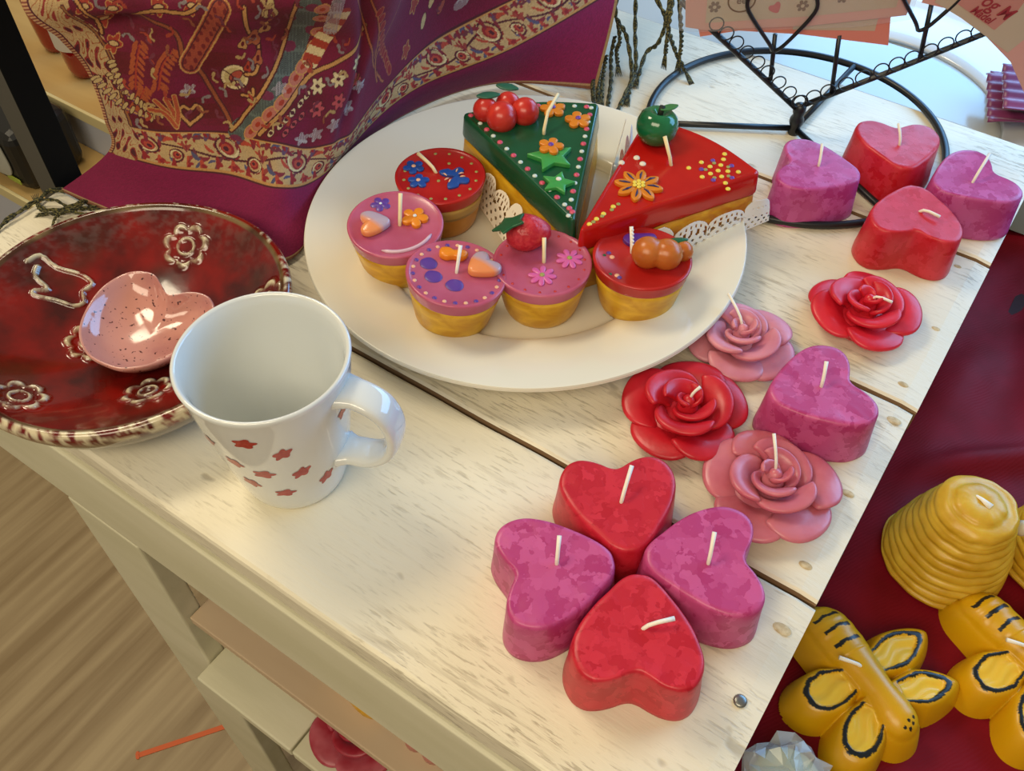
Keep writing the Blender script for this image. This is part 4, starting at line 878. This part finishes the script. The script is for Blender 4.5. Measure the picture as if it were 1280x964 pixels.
def cat(P, n):
    k = len(P); u = np.linspace(0, k - 1, n); i = np.minimum(u.astype(int), k - 2); t = (u - i).reshape(-1, *([1] * (P.ndim - 1))); g = lambda j: P[np.clip(j, 0, k - 1)]
    a, b, c, d = g(i - 1), g(i), g(i + 1), g(i + 2); return .5 * (2 * b + (-a + c) * t + (2 * a - 5 * b + 4 * c - d) * t * t + (-a + 3 * b - 3 * c + d) * t ** 3)
def shawl():
    NR_, NC_ = 430, 820
    S = cat(G, NR_); S = cat(S.swapaxes(0, 1), NC_).swapaxes(0, 1)
    row = np.linspace(0, len(G) - 1, NR_)[:, None] * np.ones((1, NC_)); colc = np.linspace(0, 8, NC_)[None] * np.ones((NR_, 1))
    # fold relief along the local normal
    du = np.gradient(S, axis=1); dv = np.gradient(S, axis=0); nn = np.cross(du, dv); nn /= np.linalg.norm(nn, axis=2, keepdims=True) + 1e-12
    sgn = np.sign((nn * np.array([.5, -.6, .5])).sum(2, keepdims=True)); nn = nn * sgn
    amp = np.clip(row - .5, 0, 1.5) / 1.5
    fold = .0022 * np.sin(colc * 4.2 + row * .8) * amp + .0016 * np.sin(colc * 2.3 - row * 2.6 + 1) * amp
    fold += -.006 * np.exp(-((colc - 4.35 - .05 * row) / .16) ** 2) * np.clip(row - 1.6, 0, 1)
    fold += -.008 * np.exp(-(((colc - 1.0) / .28) ** 2 + ((row - 4.35) / .22) ** 2))
    S = S + nn * fold[..., None]
    def pos(c, r): return S[int(np.clip(r / (len(G) - 1), 0, 1) * (NR_ - 1)), int(np.clip(c / 8, 0, 1) * (NC_ - 1))]
    P3 = S
    C = lambda h: np.array(lin(h)[:3])
    mag, dred, tan, rust, brn, gold, teal, crm, grey, purp = C('800b42'), C('5c0a16'), C('b39566'), C('9c3420'), C('4a1414'), C('b8874c'), C('5e6a63'), C('cdb98a'), C('a9a0a0'), C('5d2a52')
    # arc length along the border
    bl = np.zeros(NC_); mid = S[int(1.5 / 7 * NR_)]; bl[1:] = np.cumsum(np.linalg.norm(np.diff(mid, axis=0), axis=1))
    rgb = np.zeros(S.shape) + dred
    nzf = np.array([[noise.noise(Vector((c * 1.7, r * 1.9, 0))) for c in np.linspace(0, 8, 83)] for r in np.linspace(0, 7, 44)])
    ii = np.clip((row / 7 * 43).astype(int), 0, 42); jj = np.clip((colc / 8 * 82).astype(int), 0, 81); nzv = nzf[ii, jj]
    k = np.clip(.5 + nzv * 1.4, 0, 1)[..., None]; rgb = rgb * (1 - .5 * k) + mag * .5 * k
    k = (np.clip((colc - 3.4) / .8, 0, 1) * .8)[..., None]; rgb = rgb * (1 - k) + C('700c32') * k
    rgb[row < 1] = mag; 
    def paint(mask, c): rgb[mask] = c
    def seg_mask(pts, w, n=24):
        P = smoothpts([pos(*p) for p in smoothpts(pts, n)], n); m = np.zeros(row.shape, bool); best = np.full(row.shape, 1e9)
        lo = P.min(0) - w - .002; hi = P.max(0) + w + .002; bb = ((P3 > lo) & (P3 < hi)).all(2); Q = P3[bb]; bd = np.full(len(Q), 1e9)
        for i in range(len(P) - 1):
            a, b = P[i], P[i + 1]; d = b - a; t = np.clip(((Q - a) @ d) / (d @ d + 1e-12), 0, 1); bd = np.minimum(bd, np.linalg.norm(Q - a - t[:, None] * d, axis=1))
        best[bb] = bd; return best
    def line(pts, c1, w=.0009, c2=brn, w2=.0018):
        d = seg_mask(pts, w2 + .001); paint(d < w2, c2); paint(d < w, c1)
    def blob(c, r, rad, col_, out=None, ratio=.62, ang=0, star=0):
        p = pos(c, r); i0 = int(np.clip(r / 7, 0, 1) * (NR_ - 1)); j0 = int(np.clip(c / 8, 0, 1) * (NC_ - 1)); e1 = du[i0, j0]; e1 = e1 / np.linalg.norm(e1); n0 = nn[i0, j0]; e2 = np.cross(n0, e1)
        if e2[2] < 0: e2 = -e2
        Q = P3 - p; u = Q @ e1; v = Q @ e2; near = np.abs(Q @ n0) < .02; uu = u * math.cos(ang) + v * math.sin(ang); vv = (-u * math.sin(ang) + v * math.cos(ang)) / ratio
        rr = np.hypot(uu, vv); a = np.arctan2(vv, uu); R_ = rad * (1 + (.28 * np.cos(star * a) if star else 0))
        if out is not None: paint(near & (rr < R_ + .0009), out)
        paint(near & (rr < R_), col_)
    # ---- tan floral border band between rows 1 and 2
    v = row - 1; band = (v > 0) & (v < 1); paint(band, tan)
    L_ = .047; s = bl[None] * np.ones_like(row) / L_; cell = np.floor(s).astype(int); u = (s - cell) * 2 - 1; flip = (cell % 2) * 2 - 1
    W_ = .024; yy = (v - .5) * W_; xx = u * L_ / 2
    def inband(mask, c): paint(band & mask, c)
    red1, red2, drk = C('8a1f22'), C('a8402c'), C('4d1820')
    # vine
    inband(np.abs(yy - .0045 * np.sin(s * PI)) < .0006, drk)
    # paisley: teardrop spiral
    for (cx, cy, sc, f) in ((0, .001, .88, 1), (.0165, -.003, .55, -1)):
        X = (xx - cx) * flip; Y = (yy - cy) * f; R_ = np.hypot(X, Y * 1.15); A_ = np.arctan2(Y, X); rad = (.0082 + .0022 * np.cos(A_ - .8)) * sc
        inband((R_ < rad + .0010 * sc) & (np.sin(A_ * 9) > -.5), red1); inband(R_ < rad, tan); inband(np.abs(R_ - rad * .92) < .0006, drk); inband(R_ < rad * .62, red1); inband(R_ < rad * .42, red2 if sc < 1 else tan); inband(R_ < rad * .22, drk)
        sp = np.abs(((R_ / (rad * .9) - (A_ + PI) / (2 * PI)) % 1) - .5); inband((R_ < rad * .95) & (R_ > rad * .5) & (sp < .12), crm)
    # leaves and little sprigs
    rl = random.Random(5)
    for k in range(46):
        lx, ly, an, q_ = rl.uniform(-1, 1) * L_ / 2, rl.uniform(-1, 1) * .0098, rl.uniform(0, 3.14), rl.uniform(.7, 1.25)
        if math.hypot(lx, (ly - .001) * 1.15) < .0085 or math.hypot(lx - .0165, ly + .003) < .0048: continue
        X = (xx - lx) * math.cos(an) + (yy - ly) * math.sin(an); Y = -(xx - lx) * math.sin(an) + (yy - ly) * math.cos(an) + 90 * X * X
        inband((X / (.0031 * q_)) ** 2 + (Y / (.0010 * q_)) ** 2 < 1, (red1, C('7a2430'), red2, C('6a3038'), C('8e3a30'), C('4e4a66'))[k % 6])
    for k in range(11):
        t = k / 10 * 2 - 1; lx = t * L_ / 2; ly = .0078 * (1 if k % 2 else -1) + .001 * math.sin(k * 2.1); an = .9 * (1 if k % 2 else -1) + .5 * math.sin(k * 3)
        X = (xx - lx) * math.cos(an) + (yy - ly) * math.sin(an); Y = -(xx - lx) * math.sin(an) + (yy - ly) * math.cos(an)
        inband((X / .0034) ** 2 + (Y / .0013) ** 2 < 1, (red1, C('7a2430'), red2, C('5c4058'))[k % 4])
        X2, Y2 = X * .7 + Y * .7, -X * .7 + Y * .7; inband(((X2 - .0016) / .0022) ** 2 + (Y2 / .0009) ** 2 < 1, red1)
    for e in (.02, .98): inband(np.abs(v - e) < .035, drk)
    for e in (.06, .94): inband(np.abs(v - e) < .018, gold)
    # ---- left tan border and overlock hem
    lb = (colc < .62 - .05 * np.sin(row * 3)) & (row > 1); paint(lb, tan)
    q = np.sin(row * 9 + 3 * np.sin(colc * 9)) * np.cos(colc * 22 + 2 * np.sin(row * 6)); paint(lb & (q > .30) & (colc > .1), C('8a2a26')); paint(lb & (q > .62) & (colc > .1), drk); paint(lb & (np.abs(q + .35) < .07) & (colc > .12), C('93451f'))
    hem = (colc < .10) & (row > 1); paint(hem & (np.sin(row * 95) > 0), C('7a3a2a')); paint(hem & (np.sin(row * 95) <= 0), C('b88c5c')); paint((np.abs(colc - .115) < .015) & (row > 1), drk)
    line([(.62, 2.0), (.58, 2.5), (.62, 3.2), (.60, 4.0), (.50, 4.8)], C('8b5a30'), .0006, drk, .0012)
    # ---- inner field figures
    for pts in ([(.88, 2.98), (.98, 3.5), (1.1, 3.92)], [(1.24, 3.02), (1.36, 3.52), (1.5, 3.76)], [(.75, 2.4), (.9, 2.7), (1.02, 3.0)]):
        P = smoothpts(pts, 9)
        line(pts, rust, .0005, rust, .0006)
        for i, p in enumerate(P): blob(p[0] - .07, p[1], .0030, C('a04a26'), None, .35, .9); blob(p[0] + .07, p[1], .0030, C('a04a26'), None, .35, 2.2)
    for pts in ([(.16, 2.94), (.5, 2.5), (1.02, 2.24)], [(.5, 3.1), (.75, 2.7), (1.2, 2.35)], [(.60, 3.4), (.66, 2.9), (.95, 2.5)]):
        P = smoothpts(pts, 11); line(pts, gold, .0006, purp, .0012)
        for i, p in enumerate(P): blob(p[0], p[1] + .06, .0026, C('b59a66'), brn, .4, .5 + i * .1)
    line([(1.54, 2.15), (1.44, 2.45), (1.50, 2.60), (1.58, 2.50), (1.66, 2.60), (1.72, 2.42), (1.54, 2.15)], gold, .0008)
    for a in ((1.30, 2.8), (1.15, 2.75), (1.42, 2.85), (1.02, 2.5)): line([(1.36, 2.1), ((1.36 + a[0]) / 2 + .03, 2.45), a], C('a44a2c'), .0011, gold, .0017)
    line([(2.12, 2.1), (2.02, 2.5), (1.94, 2.82), (1.82, 3.34), (1.64, 3.58), (1.62, 4.0), (1.54, 4.24), (1.34, 4.38), (1.26, 4.52)], C('8e4a2a'), .0010, drk, .0020)
    d = seg_mask([(1.70, 3.52), (2.00, 4.12), (2.28, 4.78)], .006); paint(d < .0062, C('94402c')); paint((d < .0062) & (d > .0052), gold); paint((d < .0046) & (np.sin(colc * 45) * np.cos(row * 22) > .35), C('6e1c1c')); paint(np.abs(d - .0042) < .0004, drk)
    # teal mesh band
    d = seg_mask([(2.22, 2.05), (2.82, 2.77), (3.12, 3.40), (3.34, 3.95), (3.52, 4.8)], .008); mesh = (np.sin(colc * 260) * np.sin(row * 200) > -.15)
    paint((d < .0062) & mesh, teal); paint((d < .0062) & ~mesh, C('2e2a2c')); paint((d < .0062) & (np.sin(colc * 9 + 1) * np.sin(row * 11) > .55), C('6e2440'))
    line([(2.10, 2.04), (2.64, 2.84), (2.96, 3.44), (3.16, 4.0), (3.32, 4.8)], gold, .0009)
    # pink ornament chain
    for i, p in enumerate(smoothpts([(2.50, 2.12), (3.05, 2.84), (3.38, 3.45), (3.62, 3.95), (3.70, 4.7)], 12)): blob(p[0], p[1], .0052, C('b06a58'), gold, .62, .9); blob(p[0], p[1], .0022, rust, None, .6, .9)
    line([(2.68, 2.10), (3.14, 2.76), (3.5, 3.36), (3.80, 3.56), (4.24, 3.80), (4.62, 4.05)], gold, .0011)
    d = seg_mask([(3.55, 3.65), (3.75, 4.1), (4.05, 4.6)], .006)
    paint((d < .0048) & (np.sin(row * 22 + colc * 6) > 0), rust); paint((d < .0048) & (np.sin(row * 22 + colc * 6) <= 0), crm)
    mm = seg_mask([(3.82, 4.2), (3.95, 4.9)], .006); paint((mm < .004) & mesh, grey); 
    # rosettes
    for i, p in enumerate(((2.92, 2.2), (3.08, 2.4), (3.18, 2.56), (3.28, 2.7), (3.4, 2.9), (3.5, 3.06), (3.66, 3.22), (3.98, 3.34), (4.4, 3.52))):
        blob(*p, .0028 if i < 6 else .0044, crm, drk, .8 if i > 5 else .5, 1.1, 6 if i > 5 else 0); blob(*p, .0013, drk, None, .9)
    for i, p in enumerate(((3.18, 2.24), (3.32, 2.46), (3.44, 2.64), (3.7, 2.78), (4.06, 2.9), (4.54, 3.06))):
        blob(*p, .0028 if i < 3 else .0044, C('b24a4e'), drk, .8 if i > 2 else .5, 1.1, 6 if i > 2 else 0); blob(*p, .0013, drk, None, .9)
    for p in ((3.52, 2.16), (3.8, 2.26), (4.14, 2.40), (4.54, 2.56), (1.62, 2.96), (3.06, 3.16), (4.7, 2.9)):
        before = rgb.copy(); blob(*p, .0042, grey, None, .75, .6, 5); rgb[~mesh] = before[~mesh]
    # pod figure and flower spray
    blob(2.32, 3.26, .0088, crm, drk, .82, .6); blob(2.32, 3.26, .0070, C('b5a06c'), None, .8, .6); blob(2.34, 3.28, .0048, C('a04434'), drk, .45, .7)
    for a in ((2.12, 3.4), (2.2, 3.05), (2.36, 3.0), (2.5, 3.1)): line([(2.3, 3.25), a], drk, .0003, drk, .0005)
    line([(2.40, 2.9), (2.60, 2.95), (2.62, 3.1)], gold, .0008); line([(2.52, 3.35), (2.70, 3.45), (2.74, 3.9), (2.62, 4.3), (2.60, 4.8)], gold, .0008)
    for p, rr, cc in (((2.66, 4.15), .0062, C('a55a36')), ((2.50, 3.98), .0036, C('b3854e')), ((2.72, 3.68), .0040, C('a55a36')), ((2.86, 4.35), .0050, gold), ((2.95, 4.7), .0060, C('b39a62')), ((2.55, 3.5), .003, rust)):
        blob(*p, rr, cc, drk, .6, 1.4, 3); blob(*p, rr * .5, dred, None, .5, 1.4)
    # right part: stems, kites, mesh
    for pts in ([(4.38, 4.7), (4.62, 4.0), (4.88, 3.42), (5.2, 2.8), (5.46, 2.32)], [(5.6, 4.2), (5.3, 3.6), (5.1, 3.2), (5.3, 2.5)], [(4.7, 4.7), (4.9, 4.0), (5.05, 3.2)]): line(pts, C('a8603c'), .0006, drk, .0011)
    for p in smoothpts([(4.9, 4.3), (5.1, 3.6), (5.35, 3.0), (5.55, 2.45)], 12): blob(p[0], p[1], .0036, C('8c2222'), C('a8603c'), .5, 1.2)
    for p in ((6.30, 2.62), (6.62, 2.62), (6.46, 2.95)): blob(*p, .0055, C('c0a06c') if p[0] < 6.5 else C('9c4a3c'), drk, .38, 1.0)
    before = rgb.copy(); blob(6.88, 2.44, .007, grey, None, .6, .4); rgb[~mesh] = before[~mesh]
    for p in ((7.2, 2.6), (7.5, 2.5), (6.1, 3.2), (7.6, 3.2), (5.9, 2.4)): blob(*p, .005, C('93382c'), gold, .6, .8, 5)
    # top-left ornaments
    for p in ((.75, 3.9), (.8, 4.4), (.72, 4.8), (1.0, 4.75), (1.5, 4.7), (1.9, 4.75)): blob(*p, .0055, C('9a3424'), gold, .6, 1.0, 5); blob(*p, .0025, C('c0a06c'), drk, .6)
    line([(.66, 4.1), (.72, 4.5), (.66, 4.9)], gold, .0008); line([(1.1, 4.5), (1.4, 4.62), (1.8, 4.55), (2.0, 4.8)], gold, .0010)
    rs2 = random.Random(8)
    for i in range(330):
        c0, r0 = rs2.uniform(.65, 6.6), rs2.uniform(2.1, 5.0); i0 = int(r0 / 7 * (NR_ - 1)); j0 = int(c0 / 8 * (NC_ - 1))
        if np.abs(rgb[i0, j0] - dred).sum() > .06: continue
        a = rs2.uniform(0, 6.3); cc = rs2.choice((C('8a4a30'), C('9c3a28'), C('a98a58'), C('6c2a3a'), C('7e7270')))
        line([(c0, r0), (c0 + .07 * math.cos(a), r0 + .10 * math.sin(a)), (c0 + .12 * math.cos(a + .6), r0 + .17 * math.sin(a + .6))], cc, .0006, dred, .0008)
        blob(c0, r0, .0018, cc, None, .6, a)
    # hem line at the bottom and right edges
    paint((row < .05), C('7a4a34')); paint((colc > 7.95) & (row < 2), C('9c7a4a')); paint(np.abs(row - .08) < .015, C('a88660'))
    # fine woven mottling
    rs = np.random.RandomState(3); rgb *= (1 + .10 * rs.randn(*row.shape))[..., None].clip(.7, 1.3); rgb = rgb.clip(0, 1)
    V = S.reshape(-1, 3); I = (np.arange(NR_ - 1)[:, None] * NC_ + np.arange(NC_ - 1)[None]); F = np.stack([I, I + 1, I + NC_ + 1, I + NC_], -1).reshape(-1, 4)
    root = thing('paisley_shawl', (-.40, .33, .001), 'crimson and magenta paisley shawl with gold floral border', 'shawl')
    o = fast('shawl_cloth', V - np.array([-.40, .33, .001]), F, rgb.reshape(-1, 3), vcol_mat('woven_shawl', .85, .5, 900, sheen=.03), root)
    # fringe
    m1 = mat('dark_olive_cord', '1c2012', .8, '6b6436', 700, (1, 1, 1), 2, .45, .6, bump=.8, bscale=900)
    def cord(pts, r=.0015, tassel=True):
        if pts[0][0] < -.4: r = .0009
        P = smoothpts(pts, 60); o_ = Vector((-.40, .33, .001)); A_ = []
        for ph in (0, PI):
            Q = []
            for i, p in enumerate(P):
                a = i * .55 + ph; Q.append(tuple(Vector(p) - o_ + Vector((math.cos(a), math.sin(a) * .6, math.sin(a))) * r * .55))
            A_.append(tube(Q, r * .72, 6))
        if tassel:
            e = Vector(P[-1]) - o_; d = (Vector(P[-1]) - Vector(P[-6])).normalized(); sd = d.cross(Vector((0, 0, 1))).normalized()
            for k in range(5): A_.append(tube([tuple(e), tuple(e + d * .006 + sd * (k - 2) * .0006), tuple(e + d * .014 + sd * (k - 2) * .0012)], [r * .6, r * .5, r * .15], 5))
        mk('fringe_cord', join(*A_), m1, root)
    for pts in FR: cord(pts)
FR = []
def fr(*p): FR.append([tuple(q) for q in p])
fr((-0.3078, 0.5972, 0.0500), (-0.3039, 0.5909, 0.0350), (-0.2950, 0.5943, 0.0200), (-0.2767, 0.5737, 0.0060), (-0.2666, 0.5518, 0.0020))
fr((-0.3051, 0.6228, 0.0400), (-0.2923, 0.6033, 0.0200), (-0.2769, 0.5803, 0.0060), (-0.2727, 0.5671, 0.0040), (-0.2647, 0.5354, 0.0020))
fr((-0.2910, 0.6164, 0.0500), (-0.2740, 0.6091, 0.0400), (-0.2712, 0.6105, 0.0300), (-0.2733, 0.6059, 0.0150), (-0.2794, 0.6008, 0.0080), (-0.2721, 0.5762, 0.0030))
fr((-0.2690, 0.6079, 0.0600), (-0.2617, 0.5910, 0.0450), (-0.2600, 0.5973, 0.0300), (-0.2563, 0.6038, 0.0150), (-0.2446, 0.5988, 0.0060))
fr((-0.2651, 0.6106, 0.0600), (-0.2535, 0.5967, 0.0450), (-0.2504, 0.5970, 0.0300), (-0.2488, 0.5946, 0.0200))
fr((-0.2655, 0.6056, 0.0620), (-0.2587, 0.5888, 0.0500), (-0.2557, 0.5827, 0.0350), (-0.2553, 0.5824, 0.0250))
fr((-0.3015, 0.5883, 0.0200), (-0.2980, 0.5781, 0.0100), (-0.2857, 0.5581, 0.0040), (-0.2730, 0.5321, 0.0020))
fr((-0.3041, 0.5947, 0.0300), (-0.2961, 0.5864, 0.0200), (-0.2975, 0.5855, 0.0120), (-0.2910, 0.5761, 0.0080))
fr((-0.2967, 0.5586, 0.0120), (-0.2922, 0.5497, 0.0060), (-0.2832, 0.5351, 0.0020))
fr((-0.2966, 0.5494, 0.0100), (-0.2912, 0.5399, 0.0060), (-0.2838, 0.5291, 0.0030))
fr((-0.2971, 0.5685, 0.0150), (-0.2920, 0.5564, 0.0060), (-0.2812, 0.5365, 0.0020))
fr((-0.5157, 0.2381, 0.0030), (-0.5257, 0.2311, 0.0030), (-0.5236, 0.2206, 0.0030), (-0.5117, 0.2189, 0.0030), (-0.4981, 0.2308, 0.0040), (-0.4969, 0.2395, 0.0040))
fr((-0.5193, 0.2381, 0.0040), (-0.5266, 0.2310, 0.0040), (-0.5254, 0.2233, 0.0030), (-0.5245, 0.2101, 0.0030), (-0.5263, 0.1992, 0.0030), (-0.5245, 0.1909, 0.0010))
fr((-0.4991, 0.2380, 0.0040), (-0.5037, 0.2284, 0.0030), (-0.5137, 0.2264, 0.0050), (-0.5248, 0.2182, 0.0040), (-0.5247, 0.2041, 0.0030), (-0.5244, 0.1943, 0.0020))
fr((-0.4840, 0.2381, 0.0030), (-0.4968, 0.2293, 0.0030), (-0.5014, 0.2183, 0.0030), (-0.4962, 0.2105, 0.0030))
fr((-0.4874, 0.2382, 0.0040), (-0.4964, 0.2266, 0.0050), (-0.5022, 0.2182, 0.0040), (-0.5147, 0.2154, 0.0040), (-0.5224, 0.2184, 0.0030))
fr((-0.4757, 0.2409, 0.0030), (-0.4865, 0.2305, 0.0030), (-0.4972, 0.2241, 0.0050), (-0.5065, 0.2186, 0.0030))
shawl()

# ------------------------------------------------------------------ black post, stepped shelf and what stands on it
post = mk('metal_post', box(-.0115, .0115, -.0105, .0105, 0, 1.1), mat('black_metal', '060606', .85, spec=.2), None, smooth=False, bevel=.0008, loc=(-.5445, .2500, -.70))
post.data.materials.append(mat('lit_front_face', '4b4a44', .5))  # same black metal, coloured lighter where room light falls on the front
tag(post, 'square black metal post rising at the left behind the shawl', 'post')
for p in post.data.polygons:
    if p.normal.y < -.9: p.material_index = 1
M_step = mat('shelf_pine', 'a8874f', .5, 'b9995e', 30, (.15, 1, 1), 4); M_riser = mat('shelf_riser_grey', 'b6bac6', .5); M_edge = mat('cream_edge', 'c9bb8a', .5)
st = thing('stepped_shelf', (-1.0, .45, -.70), 'stepped wooden display shelf with grey risers behind the black post', 'shelf')
def sb_(name, x0, x1, y0, y1, z0, z1, m): mk(name, box(x0 + 1, x1 + 1, y0 - .45, y1 - .45, z0 + .7, z1 + .7), m, st, smooth=False, bevel=.0008)
sb_('tread', -1.5, -.57, .331, .4235, -.212, -.2, M_step); sb_('tread_edge', -1.5, -.57, .327, .3308, -.212, -.199, M_edge)
sb_('riser', -1.5, -.57, .335, .350, -.699, -.2125, M_riser)
sb_('tread', -1.5, -.57, .4215, .75, -.157, -.145, M_step); sb_('tread_edge', -1.5, -.57, .4175, .4213, -.157, -.144, M_edge)
sb_('riser', -1.5, -.57, .424, .440, -.6, -.1575, M_riser)
def device():
    root = thing('black_device', (-.8450, .3720, -.1998), 'black appliance with a pale grey panel, round knob and lime sticker', 'appliance')
    b = mk('casing', box(-.055, .040, -.034, .036, 0, .068), mat('black_plastic', '15140f', .4), root, smooth=False, bevel=.012)
    mk('front_panel', xf(extrude([tuple(p) for p in smoothpts([(-.034, -.022), (.024, -.024), (.032, .004), (.020, .026), (-.034, .026)], 40, True)], 0, .002, .0006), Matrix.Translation((-.010, -.0345, .040)) @ Matrix.Rotation(PI / 2, 4, 'X')), mat('grey_panel', 'a9aaa0', .4), root)
    mk('knob', xf(lathe([(.014, 0), (.014, .005), (.011, .007), (.004, .007)], 28), Matrix.Translation((-.014, -.0362, .042)) @ Matrix.Rotation(PI / 2, 4, 'X')), mat('black_knob', '1b1a16', .4), root)
    mk('lime_sticker', xf(extrude([tuple(p) for p in smoothpts([(-.009, -.003), (.009, -.003), (.0105, 0), (.009, .003), (-.009, .003), (-.0105, 0)], 30, True)], 0, .0008, .0002), Matrix.Translation((.018, -.0350, .013)) @ Matrix.Rotation(PI / 2, 4, 'X')), mat('lime', '9aa83a', .5), root)
device()
def bottle(x, y, m, label, s=1, tilt=0, lab=False):
    root = thing('red_bottle', (x, y, -.1448), label, 'bottle')
    mk('glass_body', lathe([(.012 * s, 0), (.016 * s, .002), (.018 * s, .01), (.021 * s, .05 * s), (.022 * s, .075 * s), (.014 * s, .10 * s), (.008 * s, .115 * s), (.008 * s, .135 * s)], 28), m, root)
    if lab: mk('paper_label', lathe([(.0222 * s, .035), (.0226 * s, .065)], 28, False, False), mat('white_label', 'c9bfae', .7), root)
    return root
M_rg = mat('red_glass', '8a130c', .12, coat=.5, sss=.2); M_rg2 = mat('orange_red_glass', 'b8321c', .12, coat=.5, sss=.2)
bottle(-.8550, .4700, M_rg, 'dark red bottle with white label on the upper shelf step', 1, lab=True)
bottle(-.7750, .4550, M_rg2, 'orange-red bottle half hidden behind the shawl edge', 1)
bottle(-.9200, .4850, M_rg, 'dark red bottle mostly behind the black post', .95)

# ------------------------------------------------------------------ purple folded organza at the far right
def organza():
    V = []; F = []; nx, ny = 90, 40; root = thing('folded_organza', (.060, .765, -.034), 'plum-coloured pleated organza cloth folded beyond the table corner', 'cloth')
    def sheet(x0, x1, y0, y1, zb, ph):
        V = []
        for j in range(ny):
            for i in range(nx):
                x = x0 + (x1 - x0) * i / (nx - 1); y = y0 + (y1 - y0) * j / (ny - 1)
                V.append((x - .06 + (.77 - y) * .29, y - .765 + (x + .05) * .45, zb + .0016 * math.sin(y * 520 + 4 * math.sin(x * 22 + ph)) + .004 * math.sin(x * 20 + ph) + .0035 + .034))
        return V, [(j * nx + i, j * nx + i + 1, (j + 1) * nx + i + 1, (j + 1) * nx + i) for j in range(ny - 1) for i in range(nx - 1)]
    m = mat('plum_organza', '6e2150', .35, '84305f', 60, (.2, 1, 1), sheen=.5)
    mk('cloth_fold', sheet(-.0480, .30, .735, .800, -.0300, 0), m, root, solid=.001); mk('cloth_fold', sheet(-.0560, .30, .700, .770, -.0180, 1.3), m, root, solid=.001)
    mk('cloth_fold', sheet(-.0500, .30, .698, .760, -.0080, 2.2), m, root, solid=.001)
organza()

# ------------------------------------------------------------------ things on the shelves under the table
rose((-.2120, .1290), mat('deep_red_rose_wax', '9c1f33', .4, 'c9707c', 40, sss=.3), 'dark red and pink rose candle on the lower shelf under the table', .036, .3, (0, 0, .02), 21, -.2695)
def low():
    root = thing('yellow_petal_candle', (-.2040, .1400, -.2), 'bright yellow petal-shaped candle on the shelf under the table apron', 'candle')
    out = [tuple(p) for p in smoothpts([(-.030, .004), (-.022, -.008), (-.012, -.010), (-.004, -.015), (.010, -.017), (.020, -.012), (.022, 0), (.01, .012), (-.015, .014)], 50, True)]
    mk('wax_body', extrude(out, 0, .012, .003, 0, .002), mat('bright_yellow_wax', 'd9a410', .35, sss=.3), root)
    root = thing('pink_wax_flower', (-.1500, .1430, -.2), 'dusty pink wax flower on the shelf under the table apron', 'candle')
    mk('wax_body', extrude(flower_out(6, .022, .7), 0, .010, .003, 0, .003), mat('dusty_wax', 'b97a6c', .4, sss=.3), root)
low()
rb = mk('orange_ribbon', join(box(-.056, .064, -.003, .003, 0, .0008), box(-.055, -.052, -.0045, .0045, .0008, .0014)), mat('orange_tape', 'd2602c', .6), None, smooth=False, loc=(-.5140, .0890, -.6998), rot=(0, 0, math.atan2(.0885, .0646)))
tag(rb, 'thin orange strip lying on the wooden floor by the table leg', 'ribbon')
